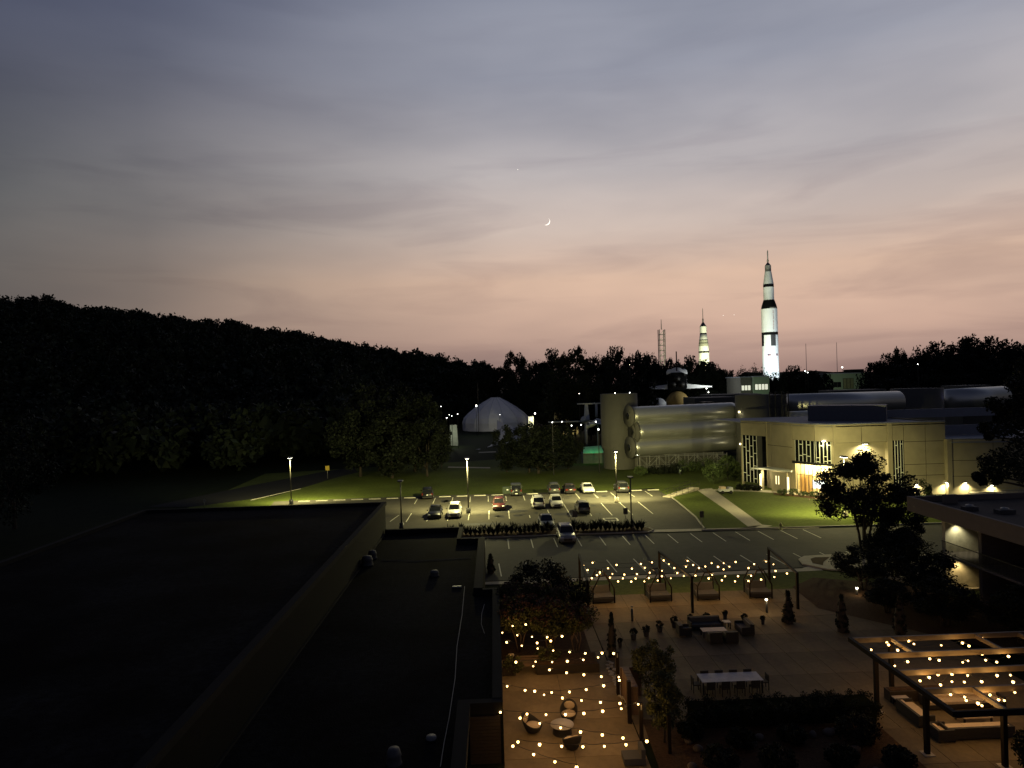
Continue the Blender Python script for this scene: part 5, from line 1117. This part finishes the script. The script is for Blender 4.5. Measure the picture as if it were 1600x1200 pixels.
FP = [[(114, 155), (193, 165), (351, 180), (511, 173), (584, 163), (661, 150), (695, 174), (818, 153), (855, 180), (976, 168), (1055, 168), (1134, 160), (1256, 174), (1334, 157), (1383, 176)],
      [(134, 183), (160, 213), (295, 202), (452, 204), (536, 199), (650, 218), (731, 200), (807, 190), (893, 200), (935, 190), (1018, 192), (1055, 209), (1093, 191), (1219, 200), (1397, 219)],
      [(222, 247), (241, 228), (324, 239), (402, 243), (485, 240), (569, 231), (649, 254), (751, 232), (793, 253), (870, 250), (980, 245), (1066, 254), (1150, 254), (1236, 250), (1389, 259), (1472, 236)],
      [(188, 267), (307, 262), (361, 288), (393, 268), (448, 289), (476, 269), (534, 288), (563, 265), (622, 282), (708, 268), (957, 268), (1044, 281), (1130, 288), (1219, 285), (1302, 276)]]
for i, r in enumerate(FP): string(pxs(r, 880, 840, 4.21, 2.5), '%s string of warm bulbs across the far light frame over the daybeds' % ['farthest', 'second farthest', 'second nearest', 'nearest'][i], 'bulb strings over the daybeds', 3, 11)
RP = [[(290, 280), (487, 290), (500, 312), (645, 283), (683, 305), (805, 252), (980, 248), (1175, 262)], [(375, 347), (566, 350), (880, 315), (1033, 298), (1080, 320)],
      [(545, 463), (638, 433), (797, 412), (865, 423), (1035, 438), (1073, 427), (1175, 378), (1200, 422), (1280, 436), (1365, 395)],
      [(727, 571), (793, 547), (857, 527), (875, 600), (957, 525), (957, 577), (1047, 580), (1069, 531), (1171, 577), (1283, 533), (1380, 530), (1398, 580)],
      [(947, 670), (1050, 688), (1060, 713), (1145, 733), (1173, 750), (1231, 672), (1293, 708), (1335, 713), (1411, 655)]]
for i, r in enumerate(RP): string(pxs(r, 1280, 940, 4.615, 2.72), '%s bay of warm bulbs inside the right pergola' % ['farthest', 'second farthest', 'middle', 'second nearest', 'nearest'][i], 'bulb strings inside the pergola', 2, 8.0)

# ================================================================== FRAMES AND PERGOLA
ff = thing('light_frame', (15, 56, 0), 'dark steel frames carrying bulb strings over the row of daybeds', 'frame')
for x0, x1 in ((6.8, 7.2), (14.85, 14.3), (23.05, 24.1)):
    f = MB(); f.box(x0 - .09, x0 + .09, 52.0, 52.18, 0, 2.72); f.build('post', M_bronze, ff); f = MB(); f.box(x1 - .09, x1 + .09, 60.0, 60.18, 0, 2.72); f.build('post', M_bronze, ff)
    MB().add([(x0 - .09, 52.0, 2.72), (x0 + .09, 52.0, 2.72), (x1 + .09, 60.18, 2.72), (x1 - .09, 60.18, 2.72), (x0 - .09, 52.0, 2.86), (x0 + .09, 52.0, 2.86), (x1 + .09, 60.18, 2.86), (x1 - .09, 60.18, 2.86)], [(0, 3, 2, 1), (4, 5, 6, 7), (0, 1, 5, 4), (1, 2, 6, 5), (2, 3, 7, 6), (3, 0, 4, 7)]).build('beam', M_bronze, ff)
pg = thing('pergola', (25, 34, 0), 'large dark pergola with tan beams and warm bulbs at the lower right', 'pergola')
def gy(a, b, z): return G(1280 + a / 4.615, 940 + b / 4.615, z)
ybm = [gy(240, 262, 3.0).y, gy(410, 372, 3.0).y, gy(605, 492, 3.0).y, gy(790, 625, 3.0).y, gy(975, 790, 3.0).y]
MB().box(19.85, 20.05, ybm[4] - .1, ybm[0] + .1, 2.78, 3.02).build('edge_beam', M_bronze, pg)
for i, y in enumerate(ybm): MB().box(20.06, 34, y - .06, y + .06, 2.72, 3.0).build('cross_beam', M_bronze if i == 4 else M_beam, pg)
for a, b, i in ((525, 262, 0), (1110, 228, 0), (1100, 615, 3), (1550, 590, 3), (1460, 235, 0)):
    x = gy(a, b, 2.95).x; MB().box(x - .06, x + .06, ybm[i + 1] + .07, ybm[i] - .07, 2.74, 2.96).build('rafter', M_beam, pg)
for x, y in ((19.95, 31.6), (19.95, 35.8), (22.0, 37.9), (22.7, 30.3), (30, 38), (28.5, 30.3)): MB().box(x - .1, x + .1, y - .1, y + .1, 0, 2.78).build('post', M_bronze, pg); MB().box(x - .25, x + .25, y - .25, y + .25, .04, .08).build('post_foot', M_conc, pg)
# patio posts and screens
for px, py, yt, lab in ((966, 1087, 1018, 'dark post holding the bulb strings next to the narrow evergreen'), (1003, 1170, 1098, 'nearest dark post holding the bulb strings beside the bed')):
    g = G(px, py); h = P(px, yt, g.y).z; t = thing('patio_post', g, lab, 'post'); MB().box(-.09, .09, -.09, .09, 0, h).build('post', M_bronze, t, False); MB().box(-.03, .03, -.12, -.09, h - .3, h - .05).build('hook', M_steel, t, False)
g = G(984, 1131); sc2 = thing('patio_screen', g, 'dark privacy screen panel on a post behind the bulb strings', 'screen'); MB().box(-.1, .1, -.1, .1, 0, 2.25).build('post', M_bronze, sc2, False)
for k in range(11): MB().box(.12, .5, .1 + k * .42 - .02, .1 + k * .42 + .36, .4, 1.9).build('slat_board', M_wood, sc2, False) if k < 6 else None
MB().box(.11, 1.3, 3.0, 3.12, 0, 1.7).build('side_panel', M_wood, sc2, False)
g = G(1027, 1176, 0); t = thing('patio_post', (8.0, 32.6, 0), 'short dark post almost hidden by the feathery tree', 'post'); MB().box(-.08, .08, -.08, .08, 0, 1.9).build('post', M_bronze, t, False)
# bollards
for px, py, lit, lab in ((988, 971, False, 'unlit black bollard on the patio left of the potted shrubs'), (1198, 958, True, 'lit bollard lamp on the patio beside the narrow evergreen'), (1339, 930, True, 'small lit path lamp by the lawn corner')):
    g = G(px, py); t = thing('bollard', g, lab, 'bollard'); h = .95 if px < 1300 else .5; MB().lathe([(.09, 0), (.09, h), (.0, h + .02)], n=10).build('shaft', M_black, t, False)
    if lit: MB().lathe([(.085, h + .03), (.085, h + .13), (0, h + .14)], n=10).build('lens', E_lamp, t, False); light('lamp', 'POINT', g + Vector((0, -.25, h + .1)), 14, (1, .75, .42), t, .06)
    MB().lathe([(.11, h + .15), (.11, h + .19), (0, h + .2)], n=10).build('cap', M_black, t, False)

# ================================================================== PATIO FURNITURE
def daybed(x, y, w, rz, lab):
    t = thing('daybed', (x, y, .043), lab, 'daybed', 'gabled daybeds in a row'); t.rotation_euler.z = rz; D = 1.75; hw = w / 2
    MB().box(-hw, hw, -D / 2, D / 2, .12, .34).build('platform', M_wick, t, False); MB().box(-hw + .05, hw - .05, -D / 2 + .05, D / 2 - .05, .35, .5).build('mattress', M_cushd, t, False)
    MB().add([(-hw + .1, D / 2 - .45, .51), (hw - .1, D / 2 - .45, .51), (hw - .1, D / 2 - .1, .51), (-hw + .1, D / 2 - .1, .51), (-hw + .1, D / 2 - .15, 1.0), (hw - .1, D / 2 - .15, 1.0), (hw - .1, D / 2 - .03, 1.0), (-hw + .1, D / 2 - .03, 1.0)], [(0, 3, 2, 1), (4, 5, 6, 7), (0, 1, 5, 4), (1, 2, 6, 5), (2, 3, 7, 6), (3, 0, 4, 7)]).build('backrest', M_cushd, t, False)
    for sy in (-D / 2, D / 2):
        MB().tube([(-hw, sy, 0), (-hw, sy, 1.15), (-.28, sy, 2.25), (.28, sy, 2.25), (hw, sy, 1.15), (hw, sy, 0)], .06, 6).build('gable_frame', M_bronze, t, False)
    for sx in (-.28, .28): MB().tube([(sx, -D / 2, 2.25), (sx, D / 2, 2.25)], .035, 6).build('ridge_rail', M_bronze, t, False)
    for sx in (-hw, hw): MB().tube([(sx, -D / 2, 1.15), (sx, D / 2, 1.15)], .03, 6).build('side_rail', M_bronze, t, False)
for (x, y), lb, r in zip(((8.45, 55.9), (13.1, 55.8), (17.0, 55.7), (21.35, 55.7)), ('leftmost gabled daybed half under the shrubs', 'second gabled daybed from the left with grey mattress', 'third gabled daybed just right of the middle frame post', 'rightmost gabled daybed near the end frame post'), (.05, .02, -.03, -.10)): daybed(x, y, 1.75, r, lb)
def sofa(x, y, w, d, rz, lab, nm='sofa', cu=M_cushd, arms=True, n=2, back=True, group=None, cat=None):
    t = thing(nm, (x, y, .043), lab, cat or nm.replace('_', ' '), group, rz); hw = w / 2; MB().box(-hw, hw, -d / 2, d / 2, .08, .3).build('base', M_wick, t, False)
    for k in range(n): cw = (w - .2) / n; MB().box(-hw + .1 + k * cw + .01, -hw + .1 + (k + 1) * cw - .01, -d / 2 + .02, d / 2 - .18, .305, .44).build('seat_cushion', cu, t, False)
    if back: bh = .78 if cu is M_cushd else .60; MB().box(-hw, hw, d / 2 - .15, d / 2, .305, bh).build('backrest', M_wick, t, False); MB().box(-hw + .12, hw - .12, d / 2 - .3, d / 2 - .155, .445, bh - .02).build('back_cushion', cu, t, False)
    if arms:
        for s in (-1, 1): MB().box(s * (hw - .045) - .045, s * (hw - .045) + .045, -d / 2, d / 2 - .16, .305, .6).build('arm', M_wick, t, False)
    for sx in (-hw + .05, hw - .05):
        for sy in (-d / 2 + .05, d / 2 - .05): MB().box(sx - .03, sx + .03, sy - .03, sy + .03, 0, .08).build('leg', M_black, t, False)
    return t
sofa(14.75, 48.7, 2.3, .9, 0, 'large dark outdoor sofa with its back to the potted shrubs', n=3)
sofa(12.95, 47.7, .9, .9, PI / 2, 'dark outdoor armchair left of the sofa table', 'armchair', n=1); sofa(17.25, 47.7, 1.5, .9, -PI / 2, 'dark outdoor loveseat right of the sofa table', 'loveseat')
sofa(14.6, 46.1, .85, .8, PI, 'dark armchair with its back to the camera, left one', 'armchair', n=1); sofa(15.7, 46.1, .85, .8, PI, 'dark armchair with its back to the camera, right one', 'armchair', n=1)
def table(x, y, w, d, h, rz, lab, nm, top=M_top, leg=M_black):
    t = thing(nm, (x, y, .043), lab, 'table', None, rz); MB().box(-w / 2, w / 2, -d / 2, d / 2, h - .05, h).build('tabletop', top, t, False)
    for sx in (-1, 1):
        for sy in (-1, 1): MB().box(sx * (w / 2 - .06) - .035, sx * (w / 2 - .06) + .035, sy * (d / 2 - .06) - .035, sy * (d / 2 - .06) + .035, 0, h - .055).build('leg', leg, t, False)
    return t
table(14.9, 47.2, 1.7, .75, .48, 0, 'low pale-topped table in the middle of the dark sofa set', 'coffee_table')
table(16.3, 48.6, .5, .5, .5, 0, 'small pale side table at the right arm of the sofa', 'side_table')
table(13.15, 38.95, 3.5, 1.15, .76, 0, 'long pale dining table on the open patio', 'dining_table', mat('pale_board', (.40, .37, .36), .6))
def chair(x, y, rz, lab):
    t = thing('dining_chair', (x, y, .043), lab, 'chair', 'chairs around the long dining table', rz); MB().box(-.24, .24, -.22, .24, .42, .47).build('seat', M_wick, t, False); MB().box(-.24, .24, .2, .25, .5, .86).build('backrest', M_wick, t, False)
    for sx in (-.22, .22):
        MB().box(sx - .02, sx + .02, -.21, -.17, 0, .42).build('leg', M_black, t, False); MB().box(sx - .02, sx + .02, .2, .24, 0, .55).build('leg', M_black, t, False)
for k in range(4): chair(11.9 + .85 * k, 39.45, 0, 'dark chair on the far side of the long table, %s from the left' % ['first', 'second', 'third', 'fourth'][k])
for k in range(4): chair(11.8 + .85 * k, 38.35, PI, 'dark chair on the near side of the long table, %s from the left' % ['first', 'second', 'third', 'fourth'][k])
chair(11.2, 38.95, PI / 2, 'dark chair at the left end of the long table'); chair(15.1, 38.95, -PI / 2, 'dark chair at the right end of the long table')
# round table and three shell chairs
g = G(879, 1148); t = thing('round_table', (g.x, g.y + .1, .043), 'round pale table among three shell chairs', 'table')
MB().lathe([(.0, .40), (.56, .40), (.60, .43), (.60, .46), (.0, .47)], n=32).build('tabletop', M_top, t, False); MB().lathe([(.5, 0), (.46, .2), (.5, .395)], n=24).build('drum_base', M_wick, t, False)
def shell(px, py, rz, lab):
    g = G(px, py); t = thing('shell_chair', (g.x, g.y + .35, .043), lab, 'chair', 'shell chairs at the round table', rz); mb = MB(); n = 20; vs = []; fs = []
    for j in range(6):
        for k in range(n):
            a = 2 * PI * k / n; back = .5 + .5 * math.sin(a); f = j / 5; r = .30 + .18 * f ** .6; z = .06 + f * (.30 + .50 * back ** 1.6); vs.append((r * math.cos(a), r * 1.08 * math.sin(a) + .10 * f * back, z))
    fs = [(j * n + k, j * n + (k + 1) % n, (j + 1) * n + (k + 1) % n, (j + 1) * n + k) for j in range(5) for k in range(n)] + [tuple(range(n))[::-1]]
    mb.add(vs, fs, True); o = mb.build('shell', M_wick, t, False); md = o.modifiers.new('thickness', 'SOLIDIFY'); md.thickness = .03
    MB().ball(0, -.02, .36, .40, .42, .08, 18, 6).build('cushion', M_cush, t, False); MB().ball(0, .40, .60, .30, .07, .22, 14, 7).build('back_cushion', M_cush, t, False)
    MB().lathe([(.22, 0), (.24, .06), (0, .06)], n=12).build('foot', M_black, t, False)
shell(833, 1150, math.radians(60), 'shell chair with cream cushion left of the round table'); shell(890, 1131, math.radians(-12), 'shell chair with high back behind the round table'); shell(895, 1176, math.radians(195), 'shell chair turned away from the camera below the round table')
g = G(799, 1036); t = thing('garden_stool', g, 'small cream hourglass stool beside the low wing wall', 'stool'); MB().lathe([(.14, 0), (.16, .05), (.12, .2), (.12, .42), (.22, .5), (.2, .56), (0, .57)], n=16).build('body', mat('stool_cream', (.58, .46, .30), .6), t, False)
# planters / benches on the left patio
for x0, x1, y0, y1, h, lab in ((.1, .9, 42.0, 42.7, .55, 'low dark brick planter box at the wall end of the left patio'), (2.2, 6.1, 42.0, 43.8, .6, 'long dark brick planter below the flowering trees')):
    t = thing('planter', ((x0 + x1) / 2, (y0 + y1) / 2, 0), lab, 'planter'); MB().box(x0, x1, y0, y1, .04, h).build('box', M_brick, t); MB().box(x0 + .1, x1 - .1, y0 + .1, y1 - .1, h + .002, h + .03).build('soil', M_soil, t)
t = thing('garden_bench', (1.7, 42.6, .045), 'low dark bench between the planters on the left patio', 'bench')
for k in range(4): MB().box(-.75, .75, -.25 + k * .13, -.14 + k * .13, .42, .46).build('seat_slat', M_wood, t, False)
for k in range(2): MB().box(-.75, .75, .3, .33, .58 + k * .16, .7 + k * .16).build('back_slat', M_wood, t, False)
for s in (-.68, .68): MB().box(s - .03, s + .03, -.24, .29, 0, .41).build('leg', M_black, t, False)
stp = thing('patio_edge_stones', (6.9, 40, 0), 'broken edging stones between the two patios', 'stones'); 
for k in range(26): MB().cbox(6.85 + rnd.uniform(-.15, .25), 37.5 + k * .24, .04, rnd.uniform(.15, .3), rnd.uniform(.15, .26), .06, rnd.uniform(0, 3)).build('stone', M_conc, stp)
t = thing('armchair', G(990, 1192), 'grey outdoor seat at the bottom beside the nearest post', 'armchair'); MB().box(-.5, .5, -.4, .4, .1, .4).build('base', M_cushd, t, False); MB().box(.3, .5, -.4, .4, .41, .8).build('backrest', M_cushd, t, False)
# loungers beneath the pergola
def lounge(a, b, w, d, rz, lab):
    p = gy(a, b, .3); t = sofa(p.x, p.y, w, d, rz, lab, 'outdoor_sofa', M_cush, n=2, group='cream-cushioned sofas under the pergola', cat='outdoor sofa'); return t
GP = 'cream-cushioned sofas under the pergola'
sofa(21.45, 34.9, 2.0, .85, PI / 2, 'cream-cushioned sofa between the two left pergola posts', 'outdoor_sofa', M_cush, group=GP)
sofa(21.5, 32.9, .9, .85, PI * .5, 'small cream-cushioned seat right of the near left post', 'lounge_chair', M_cush, n=1, cat='lounge chair')
sofa(23.3, 33.0, 3.3, .85, PI, 'long sofa turned away from the camera near the right post', 'outdoor_sofa', M_cush, n=3, group=GP)
sofa(24.7, 36.0, 4.2, .85, 0, 'long cream-cushioned sofa in the middle of the pergola', 'outdoor_sofa', M_cush, n=4, group=GP)
table(24.1, 34.3, 1.5, .8, .42, 0, 'low cream table in front of the long turned-away sofa', 'coffee_table', M_cush); table(21.6, 36.3, .8, .6, .42, 0, 'low table at the far end of the pergola', 'coffee_table')
t = thing('planter', (22.9, 37.0, 0), 'square dark planter box beside the far left pergola post', 'planter'); MB().box(21.2, 24.5, 36.7, 37.3, .04, .62).build('box', M_brick, t); MB().box(21.3, 24.4, 36.8, 37.2, .63, .65).build('soil', M_soil, t)

# ================================================================== BALCONY BUILDING (right)
mo = thing('balcony_building', (42, 50, 0), 'two-storey balcony building with a flat roof at the right edge', 'building')
M_mo = mat('motel_stucco', (.13, .105, .088), .85, var=.1); M_mo2 = mat('motel_roof', (.030, .023, .021), .9, var=.3, scale=.8, var2=.2)
XF = 36.0; ZR = 7.2
MB().box(XF, XF + .3, 20, 58.9, 5.95, ZR).build('fascia', M_mo, mo); MB().box(XF + .31, 75, 58.6, 58.9, 5.95, ZR - .01).build('fascia', M_mo, mo)
MB().box(XF + .31, 75, 20, 58.59, 6.5, 6.75).build('roof', M_mo2, mo)
MB().box(XF + 2.2, XF + 3.4, 57.2, 57.5, 6.76, 7.5).build('roof_upstand', M_mo, mo)
MB().box(40.2, 75, 20, 58.3, 0, 5.94).build('rooms_block', mat('motel_wall', (.085, .066, .052), .85), mo)
MB().box(37.0, 40.19, 55.4, 55.8, 0, 5.94).build('end_partition', mat('motel_cream', (.42, .38, .28), .85), mo)
MB().box(36.5, 40.19, 20, 55.39, 2.95, 3.12).build('balcony_floor', M_mo, mo)
for y in (51.2, 46.6, 42.0, 37.4): MB().box(37.0, 40.19, y, y + .35, 0, 2.94).build('partition', M_mo, mo); MB().box(37.0, 40.19, y, y + .35, 3.13, 5.94).build('partition', M_mo, mo)
for y in (53.2, 48.8, 44.2, 39.6):
    for z in (.1, 3.2): f = MB().box(40.08, 40.18, y - 1.4, y + .9, z, z + 2.2).build('sliding_door', M_frame, mo); MB().box(40.04, 40.07, y - 1.3, y - .3, z + .1, z + 2.1).build('pane', M_glass, f); MB().box(40.04, 40.07, y - .2, y + .8, z + .1, z + 2.1).build('pane', M_glass, f)
rl = MB(); rl.box(36.55, 36.6, 30, 55.3, 4.12, 4.18); rl.box(36.55, 36.6, 30, 55.3, 3.2, 3.24)
rl.build('rail', M_black, mo)
bal = MB().box(-.012, .012, -.012, .012, 3.24, 4.12).mesh('baluster', M_black)
for k in range(180): o = bpy.data.objects.new('baluster', bal); COL.objects.link(o); o.parent = mo; o.location = Vector((36.575, 30.1 + k * .14, 0)) - mo.location
for z, c in ((5.6, (1, .95, .62)), (2.6, (1, .74, .34))):
    MB().cbox(37.9, 55.2, z, .18, .18, .16).build('wall_lamp', E_warm, mo); light('lamp', 'SPOT', (37.9, 54.95, z - .05), 190, c, mo, .07, (37.9, 55.25, z - 3), 110, .8)
MB().cbox(40.0, 44.9, 2.5, .14, .14, .14).build('wall_lamp', E_warm, mo); light('lamp', 'SPOT', (39.8, 44.9, 2.45), 12, (1, .7, .35), mo, .06, (40.0, 44.9, 0), 110, .8)
for px, py, w, lb in ((1515, 797, 1.0, 'small pale vent unit on the balcony building roof, left one'), (1570, 802, 1.3, 'small pale vent unit on the balcony building roof, right one')):
    g = G(px, py, 6.76); t = thing('roof_vent_unit', g, lb, 'roof vent'); MB().box(-w / 2, w / 2, -.35, .35, 0, .3).build('housing', mat('unit_dark', (.05, .045, .045), .7), t, False); MB().lathe([(.28, .3), (.3, .42), (0, .5)], n=12).build('cap', M_steel, t, False)

# ================================================================== MOON AND STAR
mc = P(853.5, 346, 5000); R_m = 5000 * 6.0 / FPX
mn = MB(); vs = []; fs = []; NA, NB = 24, 5
for i in range(NA + 1):
    th = PI * i / NA
    for j in range(NB + 1):
        ph = math.radians(-4 + 44 * j / NB); x = math.sin(th) * math.cos(ph); y = -math.sin(th) * math.sin(ph); z = math.cos(th)
        a = math.radians(-32); vs.append((R_m * (x * math.cos(a) - z * math.sin(a) * -1 * -1), R_m * y, R_m * (x * math.sin(a) + z * math.cos(a))))
for i in range(NA):
    for j in range(NB): a = i * (NB + 1) + j; fs.append((a, a + 1, a + NB + 2, a + NB + 1))
mn.add(vs, fs, True); o = mn.build('moon', E_moon, None, False); o.location = mc; tag(o, 'thin bright crescent moon above the middle of the skyline', 'moon')
sv_ = P(809, 265, 5000); o = MB().ball(0, 0, 0, 2.6, n=8, m=6).build('star', E_moon, None, False); o.location = sv_; tag(o, 'faint single star to the upper left of the moon', 'star')
for k, (px, py) in enumerate(((1130, 493), (1147, 492))):
    o = MB().ball(0, 0, 0, 2.4, n=8, m=6).build('distant_aircraft_light', E_moon, None, False); o.location = P(px, py, 5000); tag(o, ['left', 'right'][k] + ' one of two faint points of light between the rockets', 'light')
